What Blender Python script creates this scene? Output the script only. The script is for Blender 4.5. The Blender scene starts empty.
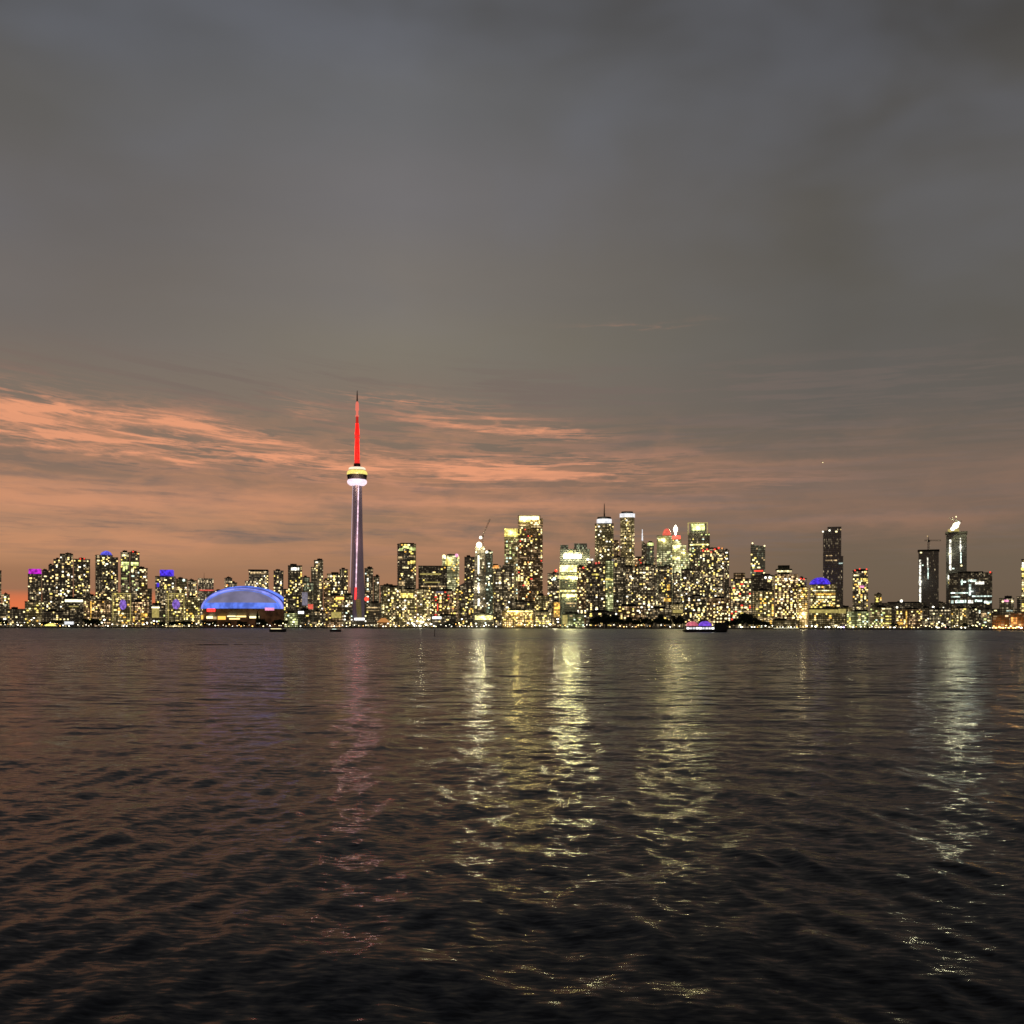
import bpy, math, random
import numpy as np
from mathutils import Vector, Matrix
random.seed(7)
SC = bpy.context.scene
COL = SC.collection
PI = math.pi
F = 1024.0            # focal length in pixels
HZ = 624.3            # pixel row of the horizon
CAMH = 7.4
GZ = 1.5              # height of the quay above the lake

# ------------------------------------------------------------------ camera
cd = bpy.data.cameras.new('camera'); cam = bpy.data.objects.new('camera', cd); COL.objects.link(cam)
cd.sensor_width = 36; cd.lens = 36; cd.shift_y = (HZ - 512) / 1024.0
cd.clip_start = 0.1; cd.clip_end = 60000
ROLL = math.radians(-0.07)
cam.location = (0, 0, CAMH)
cam.rotation_euler = (PI / 2, 0, 0)
cam.rotation_mode = 'XYZ'
cam.matrix_world = Matrix.Translation((0, 0, CAMH)) @ Matrix.Rotation(PI / 2, 4, 'X') @ Matrix.Rotation(ROLL * -1, 4, 'Z')
SC.camera = cam

def W(px, py, D):
    """where a sight line of the photograph meets the vertical plane at distance D"""
    x = (px - 512) / F * D; z = (HZ - py) / F * D
    return x, D, CAMH + z - x * math.tan(math.radians(0.07))

def shore(px):
    if px < 560: return 1800.0
    return 1800.0 - (px - 560) * 0.98

# ------------------------------------------------------------------ node helper
class E:
    """a socket with arithmetic"""
    def __init__(s, nt, sock): s.nt = nt; s.s = sock
    def _m(s, op, *o, clamp=False):
        n = s.nt.nodes.new('ShaderNodeMath'); n.operation = op; n.use_clamp = clamp
        for i, v in enumerate((s,) + o):
            if isinstance(v, E): s.nt.links.new(v.s, n.inputs[i])
            else: n.inputs[i].default_value = v
        return E(s.nt, n.outputs[0])
    def __add__(s, o): return s._m('ADD', o)
    __radd__ = __add__
    def __mul__(s, o): return s._m('MULTIPLY', o)
    __rmul__ = __mul__
    def __sub__(s, o): return s._m('SUBTRACT', o)
    def __rsub__(s, o): return (s * -1.0) + o
    def __truediv__(s, o): return s._m('DIVIDE', o)
    def exp(s): return s._m('EXPONENT')
    def floor(s): return s._m('FLOOR')
    def frac(s): return s._m('FRACT')
    def gt(s, o): return s._m('GREATER_THAN', o)
    def lt(s, o): return s._m('LESS_THAN', o)
    def mx(s, o): return s._m('MAXIMUM', o)
    def mn(s, o): return s._m('MINIMUM', o)
    def sat(s): return s._m('ADD', 0.0, clamp=True)
    def pw(s, o): return s._m('POWER', o)
    def step(s, a, b):
        n = s.nt.nodes.new('ShaderNodeMapRange'); n.interpolation_type = 'SMOOTHSTEP'; n.clamp = True
        s.nt.links.new(s.s, n.inputs['Value'])
        n.inputs['From Min'].default_value = a; n.inputs['From Max'].default_value = b
        return E(s.nt, n.outputs[0])
    def lin(s, a, b):
        n = s.nt.nodes.new('ShaderNodeMapRange'); n.clamp = True
        s.nt.links.new(s.s, n.inputs['Value'])
        n.inputs['From Min'].default_value = a; n.inputs['From Max'].default_value = b
        return E(s.nt, n.outputs[0])
def vec(nt, x, y, z=0.0):
    n = nt.nodes.new('ShaderNodeCombineXYZ')
    for i, v in enumerate((x, y, z)):
        if isinstance(v, E): nt.links.new(v.s, n.inputs[i])
        else: n.inputs[i].default_value = v
    return n.outputs[0]
def noise(nt, v, scale=1.0, detail=4, rough=0.55, dist=0.0, color=False):
    n = nt.nodes.new('ShaderNodeTexNoise'); nt.links.new(v, n.inputs['Vector'])
    n.inputs['Scale'].default_value = scale; n.inputs['Detail'].default_value = detail
    n.inputs['Roughness'].default_value = rough; n.inputs['Distortion'].default_value = dist
    return n.outputs['Color'] if color else E(nt, n.outputs[0])
def mixc(nt, f, a, b):
    n = nt.nodes.new('ShaderNodeMix'); n.data_type = 'RGBA'
    for sock, v in ((n.inputs[0], f), (n.inputs[6], a), (n.inputs[7], b)):
        if isinstance(v, E): nt.links.new(v.s, sock)
        elif isinstance(v, (int, float)): sock.default_value = v
        elif isinstance(v, tuple): sock.default_value = tuple(v[:3]) + (1,)
        else: nt.links.new(v, sock)
    return n.outputs[2]
def lin1(c):
    c /= 255.0
    return c / 12.92 if c <= 0.04045 else ((c + 0.055) / 1.055) ** 2.4
def srgb(r, g, b): return (lin1(r), lin1(g), lin1(b))

# ------------------------------------------------------------------ sky
def build_world():
    w = bpy.data.worlds.new('World'); SC.world = w; w.use_nodes = True
    nt = w.node_tree; nt.nodes.clear()
    out = nt.nodes.new('ShaderNodeOutputWorld')
    tc = nt.nodes.new('ShaderNodeTexCoord'); sp = nt.nodes.new('ShaderNodeSeparateXYZ')
    nt.links.new(tc.outputs['Generated'], sp.inputs[0])
    x, y, z = (E(nt, sp.outputs[i]) for i in range(3))
    az = x._m('ARCTAN2', y)
    el = z.mx(0.0)._m('ARCSINE')
    U = az * 1000.0              # milliradians from north, to the right
    V = el * 1000.0              # milliradians above the horizon
    def uv(px, py):
        a = math.atan((px - 512) / F); return a * 1000, math.atan((HZ - py) / F * math.cos(a)) * 1000
    def ramp(stops, px):
        n = nt.nodes.new('ShaderNodeValToRGB'); nt.links.new((V * (1 / 1571.0)).s, n.inputs[0])
        els = n.color_ramp.elements
        pts = sorted((uv(px, p)[1] / 1571.0 if p > -50 else {-100: .6, -200: 1.0}[p], c) for p, c in stops)
        while len(els) < len(pts): els.new(0.5)
        for e, (p, c) in zip(els, pts): e.position = p
        for e, (p, c) in zip(els, pts): e.color = srgb(*c) + (1,)
        n.color_ramp.interpolation = 'EASE'
        return n.outputs[0]
    zen = [(-100, (50, 49, 52)), (-200, (34, 34, 38))]
    L = ramp([(626, (228, 118, 72)), (600, (214, 112, 74)), (591, (146, 106, 84)), (575, (148, 110, 86)), (555, (174, 128, 98)), (520, (182, 134, 105)),
              (490, (184, 134, 108)), (468, (132, 109, 94)), (430, (134, 111, 96)), (385, (120, 108, 97)), (300, (109, 102, 96)), (200, (101, 97, 95)),
              (100, (94, 92, 90)), (0, (82, 82, 83))] + zen, 60)
    M = ramp([(626, (172, 120, 86)), (560, (158, 118, 91)), (520, (143, 114, 93)), (490, (149, 114, 93)), (465, (126, 107, 93)), (430, (128, 111, 96)),
              (400, (128, 114, 101)), (350, (126, 118, 105)), (290, (120, 114, 108)), (200, (114, 111, 112)), (100, (104, 104, 106)), (0, (85, 85, 87))] + zen, 450)
    R = ramp([(626, (106, 90, 74)), (560, (110, 95, 80)), (500, (122, 101, 88)), (470, (120, 101, 89)), (435, (107, 96, 87)), (400, (99, 93, 87)),
              (300, (94, 90, 84)), (200, (89, 85, 79)), (100, (81, 78, 74)), (0, (71, 69, 67))] + zen, 960)
    f = U.lin(uv(30, 400)[0], uv(440, 400)[0]); g = U.lin(uv(400, 400)[0], uv(830, 400)[0])
    f = f * f * (3.0 - 2.0 * f)
    base = mixc(nt, g, mixc(nt, f, L, M), R)
    base = mixc(nt, (y * -1.0).step(-.6, .1), base, R)      # away from the afterglow the sky is plain grey
    # soft unevenness of the high cloud sheet
    n1 = noise(nt, vec(nt, U * 0.0036, V * 0.007, 4.7), 1, 3, .5, 0.3)
    n2 = noise(nt, vec(nt, U * 0.012, V * 0.03, 8.4), 1, 5, .6, 0.4)
    blot = (n1 - 0.5) * 0.06 + (n2 - 0.5) * 0.06
    blue = mixc(nt, V.step(170, 420) * n1.step(.35, .7) * 0.4, base, mixc(nt, .8, base, srgb(112, 116, 128)))
    hs = nt.nodes.new('ShaderNodeVectorMath'); hs.operation = 'SCALE'
    nt.links.new(blue, hs.inputs[0]); nt.links.new((blot + 1.0).s, hs.inputs[3])
    cur = hs.outputs[0]
    # warped coordinates for the streaks of cloud
    wv = noise(nt, vec(nt, U * 0.009, V * 0.03, 1.0), 1, 5, .62) - 0.5
    wv2 = noise(nt, vec(nt, U * 0.035, V * 0.12, 5.0), 1, 4, .6) - 0.5
    V2 = V + wv * 34.0 + wv2 * 9.0
    def blob(px, py, rx, ry, slope=0.0):
        u0, v0 = uv(px, py)
        du = (U - u0) * (1.0 / rx); dv = (V2 - v0 + (U - u0) * slope) * (1.0 / ry)
        return ((du * du + dv * dv) * -1.0).exp()
    # dark, slate coloured bars low in the sky
    Vs = V + U * 0.1 * (1.0 - U.step(-300, 200)) * V.step(70, 270)
    fine = noise(nt, vec(nt, U * 0.0075 + V * 0.01, Vs * 0.105, 2.0), 1, 8, .64, 0.25)
    fine2 = noise(nt, vec(nt, U * 0.0115, Vs * 0.15, 6.0), 1, 7, .62, 0.35)
    midband = V.step(40, 90) * (1.0 - V.step(225, 262)) * y.step(0, .4) * (1.0 - U.step(150, 520) * 0.55)
    dark = (fine.step(.47, .6) * 0.6 * midband + blob(198, 495, 42, 4.2) * .6 + blob(235, 532, 120, 5) * .55 + blob(60, 520, 70, 6) * .3
            + blob(440, 488, 80, 7) * .55 + blob(110, 466, 150, 7) * .45 + blob(330, 474, 120, 6) * .3 + blob(600, 497, 110, 6) * .35 + blob(800, 487, 90, 6) * .35 + blob(350, 505, 60, 4) * .3).sat()
    cur = mixc(nt, dark, cur, srgb(116, 102, 95))
    pk = ((n2.step(.45, .65) * .5 + fine2.step(.45, .6) * .4) * V.step(50, 90) * (1.0 - V.step(165, 215)) * (1.0 - U.step(-60, 260) * .85)).sat()
    cur = mixc(nt, pk * 0.55, cur, srgb(206, 142, 104))
    # the lit orange filaments
    env = (blob(40, 421, 190, 15, .1) * 1.0 + blob(190, 437, 150, 20, .13) * 1.0 + blob(330, 461, 190, 12, .06) * 1.0 + blob(500, 468, 110, 13) * .95
           + blob(465, 425, 75, 17, .1) * .75 + blob(395, 397, 60, 5, .06) * .65 + blob(310, 407, 30, 7, .1) * .5 + blob(555, 434, 50, 5) * .75
           + blob(60, 440, 160, 14) * .8 + blob(600, 470, 90, 13) * .5 + blob(640, 322, 45, 3) * .3 + blob(720, 482, 120, 10) * .28 + blob(10, 386, 30, 5, .2) * .4)
    ridge = (1.0 - ((fine2 - 0.5)._m('ABSOLUTE') * 15.0)).sat()
    fil = (env.mn(1.1) * (fine.step(.49, .59) * 0.78 + ridge * 0.5 - .03)).sat()
    line = (blob(75, 417, 95, 2.6, .1) + blob(215, 434, 95, 2.8, .1) + blob(340, 462, 110, 2.8) * .8 + blob(470, 470, 110, 2.8) * .7 + blob(100, 452, 90, 2.4) * .5 + blob(440, 424, 40, 2.4, .1) * .4).sat()
    cur = mixc(nt, (fil * 0.95 + line * 0.5).sat() * (1.0 - U.step(0, 420) * 0.35), cur, srgb(226, 153, 116))
    soft = (blob(120, 503, 200, 8) * .55 + blob(430, 503, 150, 6) * .7 + blob(620, 507, 120, 6) * .5 + blob(200, 548, 160, 7) * .35 + blob(520, 546, 120, 6) * .3 + blob(850, 520, 120, 7) * .22 + blob(780, 462, 130, 5) * .22).sat() * (n2.step(.3, .6) * .5 + .5)
    cur = mixc(nt, soft * .75, cur, srgb(210, 146, 112))
    sky = nt.nodes.new('ShaderNodeTexSky'); sky.sky_type = 'NISHITA'; sky.sun_disc = False
    sky.sun_elevation = math.radians(1.0); sky.sun_rotation = math.radians(-38)
    b1 = nt.nodes.new('ShaderNodeBackground'); nt.links.new(sky.outputs[0], b1.inputs[0]); b1.inputs[1].default_value = 0.004
    b2 = nt.nodes.new('ShaderNodeBackground'); nt.links.new(cur, b2.inputs[0]); b2.inputs[1].default_value = SKYGAIN
    ad = nt.nodes.new('ShaderNodeAddShader'); nt.links.new(b1.outputs[0], ad.inputs[0]); nt.links.new(b2.outputs[0], ad.inputs[1])
    nt.links.new(ad.outputs[0], out.inputs[0])
    w.cycles.sampling_method = 'MANUAL'; w.cycles.sample_map_resolution = 1024
SKYGAIN = 1.02
build_world()
sd = bpy.data.lights.new('sun', 'SUN'); so = bpy.data.objects.new('sun', sd); COL.objects.link(so)
sd.energy = 0.02; sd.angle = math.radians(10); sd.color = (1, .6, .35)
so.rotation_euler = Vector((-math.sin(math.radians(-38)), -math.cos(math.radians(-38)), -0.02)).to_track_quat('-Z', 'Y').to_euler()

# ------------------------------------------------------------------ materials
MATS = {}
def plain(name, col, rough=.7, metal=0.0, nscale=0.0, namp=.25):
    if name in MATS: return MATS[name]
    m = bpy.data.materials.new(name); m.use_nodes = True; nt = m.node_tree
    p = nt.nodes['Principled BSDF']; p.inputs['Roughness'].default_value = rough; p.inputs['Metallic'].default_value = metal
    p.inputs['Base Color'].default_value = tuple(col) + (1,)
    if nscale:
        t = nt.nodes.new('ShaderNodeTexCoord')
        n = noise(nt, t.outputs['Object'], nscale, 4, .6)
        c = mixc(nt, n.step(.35, .65), tuple(v * (1 - namp) for v in col), tuple(v * (1 + namp) for v in col))
        nt.links.new(c, p.inputs['Base Color'])
    MATS[name] = m; return m
def glow(name, col, strength, sample=False, vary=0.0, vscale=.25):
    if name in MATS: return MATS[name]
    m = bpy.data.materials.new(name); m.use_nodes = True; nt = m.node_tree
    p = nt.nodes['Principled BSDF']; p.inputs['Roughness'].default_value = .4
    p.inputs['Base Color'].default_value = (.05, .05, .05, 1)
    p.inputs['Emission Color'].default_value = tuple(col) + (1,)
    p.inputs['Emission Strength'].default_value = strength
    if vary:
        t = nt.nodes.new('ShaderNodeTexCoord')
        n = noise(nt, t.outputs['Object'], vscale, 3, .6)
        nt.links.new((n.step(.35, .65) * (2 * vary * strength) + strength * (1 - vary)).s, p.inputs['Emission Strength'])
    m.cycles.emission_sampling = 'FRONT' if sample else 'NONE'
    MATS[name] = m; return m
def cellglow(name, col, strength, sample=False):
    """a strip of lit rooms, each with its own brightness"""
    m = glow(name, col, strength, sample); nt = m.node_tree; p = nt.nodes['Principled BSDF']
    tc = nt.nodes.new('ShaderNodeTexCoord'); sp = nt.nodes.new('ShaderNodeSeparateXYZ'); nt.links.new(tc.outputs['Object'], sp.inputs[0])
    x = E(nt, sp.outputs[0]) * .31; z = E(nt, sp.outputs[2]) * .3
    w = nt.nodes.new('ShaderNodeTexWhiteNoise'); w.noise_dimensions = '2D'; nt.links.new(vec(nt, x.floor(), z.floor()), w.inputs['Vector'])
    rr = E(nt, w.outputs['Value'])
    g = (x.frac().gt(.12) * z.frac().gt(.2)) * .8 + .2
    nt.links.new((g * (rr * rr * 1.7 + .3) * strength).s, p.inputs['Emission Strength'])
    return m
def wallmat(name, wall, glass, frac, strength, ecol, cw=3.0, ch=3.2, dusk_glow=0.0, ior=1.5, wmask=(.12, .88, .22, .84)):
    """facade: masonry or mullions, panes of glass, and behind some panes a dim lit room; coordinates in metres"""
    m = bpy.data.materials.new(name); m.use_nodes = True; nt = m.node_tree
    p = nt.nodes['Principled BSDF']
    uvn = nt.nodes.new('ShaderNodeUVMap'); s = nt.nodes.new('ShaderNodeSeparateXYZ'); nt.links.new(uvn.outputs[0], s.inputs[0])
    oi = nt.nodes.new('ShaderNodeObjectInfo'); rnd = E(nt, oi.outputs['Random'])
    u = E(nt, s.outputs[0]) / cw; v = E(nt, s.outputs[1]) / ch
    fu, fv = u.frac(), v.frac()
    mask = fu.gt(wmask[0]) * fu.lt(wmask[1]) * fv.gt(wmask[2]) * fv.lt(wmask[3])
    wn = nt.nodes.new('ShaderNodeTexWhiteNoise'); wn.noise_dimensions = '3D'
    nt.links.new(vec(nt, u.floor(), v.floor(), rnd * 97.0), wn.inputs['Vector'])
    r1 = E(nt, wn.outputs['Value'])
    wn2 = nt.nodes.new('ShaderNodeTexWhiteNoise'); wn2.noise_dimensions = '3D'
    nt.links.new(vec(nt, v.floor(), u.floor() + 37.0, rnd * 51.0), wn2.inputs['Vector'])
    r2 = E(nt, wn2.outputs['Value'])
    cl = noise(nt, vec(nt, u * .13, v * .13, rnd * 30.0), 1, 2, .5).step(.3, .7)
    wn3 = nt.nodes.new('ShaderNodeTexWhiteNoise'); wn3.noise_dimensions = '2D'; nt.links.new(vec(nt, v.floor(), rnd * 83.0), wn3.inputs['Vector'])
    row = E(nt, wn3.outputs['Value'])                      # whole storeys lit or dark
    rowk = (row.gt(.86) * 1.6 + .75 - row.lt(.16) * .6)
    pier = 1.0 - ((u * .2 + rnd * 3.0).frac()).lt(.17) * .85  # stair and lift cores without windows
    lit = (r1 - rnd * .3 + .12).lt(frac) * (r2 * r2 * .95 + .05) * (cl * .9 + .25) * rowk * pier * (rnd * .9 + .6)
    nt.links.new(mixc(nt, mask, wall, glass), p.inputs['Base Color'])
    nt.links.new((mask * -.6 + .8).s, p.inputs['Roughness']); p.inputs['IOR'].default_value = ior
    nt.links.new(mixc(nt, r2 * .6, ecol, tuple(a * .5 + b * .5 for a, b in zip(ecol, (1, .95, .8)))), p.inputs['Emission Color'])
    nt.links.new((mask * (lit * strength + dusk_glow)).s, p.inputs['Emission Strength'])  # every pane also gets a faint dusk glow, put into its emission
    m.cycles.emission_sampling = 'NONE'
    MATS[name] = m; return m
WARM = (1, .74, .36)
wallmat('dark', (.03, .028, .029), (.014, .015, .018), .7, .8, WARM, dusk_glow=.02, ior=2.0)
wallmat('black', (.012, .013, .015), (.008, .009, .011), .6, .6, WARM, dusk_glow=.012, ior=2.0)
wallmat('brown', (.05, .036, .027), (.015, .012, .01), .8, 1.1, (1, .56, .2), dusk_glow=.04)
wallmat('olive', (.05, .048, .032), (.015, .016, .012), .85, 1.25, (1, .72, .24), dusk_glow=.06)
wallmat('grey', (.075, .07, .066), (.02, .02, .022), .75, .8, (1, .76, .38), dusk_glow=.04)
wallmat('glass', (.03, .034, .034), (.016, .022, .022), .6, .4, (.8, .95, .5), cw=1.6, ch=3.6, dusk_glow=.02, ior=2.6, wmask=(.06, .94, .12, .9))
wallmat('gold', (.09, .06, .03), (.05, .035, .02), .95, 2.6, (1, .62, .14), dusk_glow=.12, cw=4.0, ch=3.4)
wallmat('lime', (.06, .065, .04), (.03, .035, .02), .85, 1.5, (.95, 1, .36), dusk_glow=.06, cw=4.0, ch=3.8, wmask=(.06, .94, .18, .88))
wallmat('office', (.06, .06, .04), (.03, .03, .02), .92, 2.6, (1, .95, .42), dusk_glow=.12, cw=4.0, ch=3.9, wmask=(.05, .95, .18, .88))
wallmat('steel', (.07, .075, .075), (.05, .056, .058), .04, .3, WARM, ior=2.3, cw=1.5, ch=3.6, wmask=(.08, .92, .1, .92))
wallmat('orange', (.2, .1, .05), (.05, .03, .02), .5, 1.0, (1, .5, .12), dusk_glow=.05, cw=5, ch=4)
plain('roof', (.03, .03, .032), .85, nscale=.2)
plain('roofdark', (.014, .014, .015), .85, nscale=.2)
plain('metal', (.12, .12, .125), .45, .6)
plain('rust', (.1, .05, .035), .6, nscale=.4)
plain('concrete', (.16, .15, .14), .85, nscale=.06)
plain('hull', (.012, .013, .016), .4)
plain('hullwhite', (.5, .5, .5), .4)
plain('wood', (.05, .037, .025), .85, nscale=2)
plain('bark', (.03, .022, .016), .9, nscale=3)
for n_, c_, s_ in (('w_warm', (1, .72, .26), 2.2), ('w_cream', (1, .85, .42), 2.4), ('w_yellow', (1, .78, .18), 1.7), ('w_gold', (1, .55, .1), 1.5),
                   ('w_cool', (.8, 1, .82), 1.7), ('w_lime', (.85, .95, .34), 1.4), ('w_white', (1, .94, .74), 2.6), ('w_orange', (1, .38, .09), 1.3), ('w_dim', (1, .7, .34), .6),
                   ('w_red', (1, .07, .04), 1.5)):
    glow(n_, c_, s_)
for n_, c_, s_ in (('e_white', (1, .97, .93), 2.2), ('e_cream', (1, .93, .62), 2.2), ('e_yellow', (1, .88, .2), 1.6), ('e_gold', (1, .6, .1), 1.2), ('e_lime', (.85, 1, .4), 1.0),
                   ('e_red', (1, .04, .03), 2.6), ('e_redsoft', (1, .16, .1), .8), ('e_magenta', (.62, .02, .66), .8), ('e_blue', (.14, .13, .9), .75), ('e_indigo', (.09, .04, .9), .8),
                   ('e_purple', (.42, .22, .95), .55), ('e_pink', (1, .35, .6), 1.2), ('e_lav', (.55, .5, .62), .35), ('e_orange', (1, .4, .08), 3.0), ('e_silver', (.95, .96, 1), .95),
                   ('e_greenglow', (.2, .4, .2), .16), ('e_dimyellow', (1, .8, .24), .42)):
    glow(n_, c_, s_, vary=.55 if n_ in ('e_magenta', 'e_indigo', 'e_blue', 'e_purple') else .25)
cellglow('x_band', (1, .86, .3), 3.0, True)
for n_, c_, s_ in (('warm', (1, .72, .26), 2.2), ('cream', (1, .85, .42), 2.2), ('yellow', (1, .78, .18), 1.7), ('gold', (1, .55, .1), 1.4), ('cool', (.8, 1, .88), 2.0), ('lime', (.85, .95, .32), 1.7), ('white', (1, .95, .8), 3.0), ('dim', (1, .7, .34), .7), ('orange', (1, .38, .09), 1.3)):
    cellglow('bw_' + n_, c_, s_)
glow('x_worklights', (1, .95, .78), 1.5, True, .95, .22)
glow('x_sign', (1, .95, .7), 7, True)
glow('x_crown', (1, .8, .3), 3, True, .3)
glow('x_work', (1, .92, .6), 4, True)
glow('x_flame', (1, .9, .7), 6, True)
glow('x_flood', (1, .95, .6), 3.2, True)
glow('x_strip', (1, .97, .8), 4, True)
glow('x_lamp', (1, .8, .42), 7, True)
glow('x_lampwhite', (1, .94, .75), 9, True)
glow('x_lampgold', (1, .55, .14), 8, True)
glow('x_violet', (.5, .4, 1), 6, True)

# ------------------------------------------------------------------ mesh builder
class MB:
    def __init__(s): s.v = []; s.f = []; s.uv = []; s.sm = []
    def poly(s, idx, uvs=None, smooth=False):
        s.f.append(idx); s.uv.append(uvs or [(0, 0)] * len(idx)); s.sm.append(smooth)
    def prism(s, pts, z0, z1, pts2=None, cap=True, smooth=False, uo=0.0):
        """pts: ccw outline seen from above, starting at the front left corner"""
        b = len(s.v); n = len(pts); pts2 = pts2 or pts
        s.v += [(x, y, z0) for x, y in pts] + [(x, y, z1) for x, y in pts2]
        u = uo
        for i in range(n):
            j = (i + 1) % n
            L = math.hypot(pts[j][0] - pts[i][0], pts[j][1] - pts[i][1])
            s.poly((b + i, b + j, b + n + j, b + n + i), [(u, z0), (u + L, z0), (u + L, z1), (u, z1)], smooth)
            u += L
        if cap:
            s.poly(tuple(b + n + i for i in range(n))); s.poly(tuple(b + n - 1 - i for i in range(n)))
    def box(s, x0, x1, y0, y1, z0, z1):
        s.prism([(x0, y0), (x1, y0), (x1, y1), (x0, y1)], z0, z1)
    def bar(s, a, b, r, r2=None, n=6, smooth=True):
        a = Vector(a); b = Vector(b); r2 = r if r2 is None else r2
        q = (b - a).to_track_quat('Z', 'Y'); k = len(s.v)
        for p, rr in ((a, r), (b, r2)):
            for i in range(n):
                t = 2 * PI * i / n; s.v.append(tuple(p + q @ Vector((rr * math.cos(t), rr * math.sin(t), 0))))
        for i in range(n):
            j = (i + 1) % n; s.poly((k + i, k + j, k + n + j, k + n + i), None, smooth)
        s.poly(tuple(k + n - 1 - i for i in range(n))); s.poly(tuple(k + n + i for i in range(n)))
    def lathe(s, prof, n=24, cx=0, cy=0, smooth=True):
        k = len(s.v)
        for r, z in prof:
            for i in range(n):
                t = 2 * PI * i / n; s.v.append((cx + r * math.cos(t), cy + r * math.sin(t), z))
        for a in range(len(prof) - 1):
            for i in range(n):
                j = (i + 1) % n; s.poly((k + a * n + i, k + a * n + j, k + (a + 1) * n + j, k + (a + 1) * n + i), None, smooth)
        s.poly(tuple(k + n - 1 - i for i in range(n))); s.poly(tuple(k + (len(prof) - 1) * n + i for i in range(n)))
    def mesh(s, name, mat):
        me = bpy.data.meshes.new(name); me.from_pydata(s.v, [], s.f)
        ul = me.uv_layers.new(name='UVMap')
        ul.data.foreach_set('uv', [c for f in s.uv for p in f for c in p])
        me.polygons.foreach_set('use_smooth', s.sm)
        me.materials.append(MATS[mat] if isinstance(mat, str) else mat); me.update()
        return me
    def obj(s, name, mat, parent=None):
        o = bpy.data.objects.new(name, s.mesh(name, mat)); COL.objects.link(o)
        if parent: o.parent = parent
        return o
def link(name, me, parent=None, loc=(0, 0, 0), rz=0.0):
    o = bpy.data.objects.new(name, me); COL.objects.link(o); o.location = loc
    if rz: o.rotation_euler = (0, 0, rz)
    if parent: o.parent = parent
    return o
def root(name, loc, rz=0.0):
    o = bpy.data.objects.new(name, None); COL.objects.link(o); o.location = loc; o.rotation_euler = (0, 0, rz); return o
def tag(o, label, cat, group=None):
    o['label'] = label; o['category'] = cat
    if group: o['group'] = group
    return o
def outline(shape, w, d, cx=0.0, cy=0.0, grow=0.0):
    a, b = w / 2 + grow, d / 2 + grow
    if shape == 'round':
        n = 20; return [(cx + a * math.cos(-PI + 2 * PI * i / n), cy + b * math.sin(-PI + 2 * PI * i / n)) for i in range(n)]
    if shape == 'cham':
        c = min(w, d) * .18
        return [(cx - a + c, cy - b), (cx + a - c, cy - b), (cx + a, cy - b + c), (cx + a, cy + b - c), (cx + a - c, cy + b), (cx - a + c, cy + b), (cx - a, cy + b - c), (cx - a, cy - b + c)]
    return [(cx - a, cy - b), (cx + a, cy - b), (cx + a, cy + b), (cx - a, cy + b)]
WIN = {}
def winmesh(w, h, mat):
    k = (w, h, mat)
    if k not in WIN:
        m = MB(); m.box(-w / 2, w / 2, -.35, .35, 0, h); WIN[k] = m.mesh('window', mat)
    return WIN[k]

# ------------------------------------------------------------------ buildings
PAL = {'warm': ('w_warm', 'w_warm', 'w_cream', 'w_cream', 'w_white', 'w_dim', 'w_yellow', 'w_dim'),
       'gold': ('w_yellow', 'w_warm', 'w_gold', 'w_cream', 'w_dim', 'w_yellow'),
       'lime': ('w_lime', 'w_cream', 'w_lime', 'w_cool', 'w_yellow', 'w_dim'),
       'cool': ('w_cool', 'w_white', 'w_cream', 'w_dim'),
       'red': ('w_warm', 'w_cream', 'w_dim', 'w_yellow', 'w_warm', 'w_cream', 'w_orange', 'w_dim', 'w_cream', 'w_red', 'w_yellow', 'w_warm')}
SPECS = []
def b(label, tiers, mat, pal='warm', dens=.05, feats=(), cat='tower', shape='box', rot=None, name=None, D=None, dep=None, hat=True):
    SPECS.append(dict(label=label, tiers=tiers, mat=mat, pal=pal, dens=dens, feats=feats, cat=cat, shape=shape, rot=rot, D=D, dep=dep, hat=hat,
                      name=name or {'tower': 'high_rise_tower', 'office tower': 'office_tower', 'block': 'apartment_block', 'building': 'waterfront_building'}.get(cat, 'waterfront_building')))
# front row, from the left edge of the view to the right
b('low dark warehouse with few lights at the far left end of the waterfront', [(-14, 9, 607), (9, 25, 610.5)], 'dark', dens=.05, cat='building', dep=30)
b('low olive block with bright rows below the magenta topped tower', [(25, 42, 603)], 'olive', 'gold', dens=.06, cat='building')
b('dark low building with a yellow lit ground floor strip near the left end', [(42, 63, 612.5)], 'dark', dens=.05, feats=[('band', 36.5 + 6, 55, 624.6, 627, 'e_yellow')], cat='building')
b('black slab block crossed by one long white band below its roof', [(63.5, 84, 599.5)], 'black', dens=.02, feats=[('band', 65, 83.5, 600.6, 603, 'e_cream'), ('band', 69, 79, 607, 608, 'e_dimyellow'), ('sign', 64.5, 74, 622.6, 625.6, 'e_silver')], cat='building')
b('brown low block with a vertical orange light line on its left corner', [(84.5, 111, 601)], 'brown', 'gold', dens=.06, feats=[('band', 90.5, 91.6, 602, 619, 'w_gold')], cat='block')
b('gold framed crown building with a violet disc, the one nearer the left edge', [(111.6, 131, 594)], 'olive', 'gold', dens=.06, feats=[('frame', 111.8, 130.8, 594, 622, 'e_dimyellow'), ('disc', 122.5, 605.5, 3.2, 5.2, 'e_purple')], cat='building', hat=False)
b('brown and gold block between the first gold framed building and the cream box', [(131.6, 149, 603)], 'brown', 'gold', dens=.08, feats=[('band', 140, 147, 614, 618, 'w_gold')], cat='block')
b('small dark block with cream lit upright box in front, left of the blue capped tower', [(149.4, 165, 606)], 'dark', 'lime', dens=.04, feats=[('band', 151, 158.5, 609, 618.5, 'e_dimyellow'), ('band', 150.5, 159, 607.6, 609, 'e_cream')], cat='building')
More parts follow.
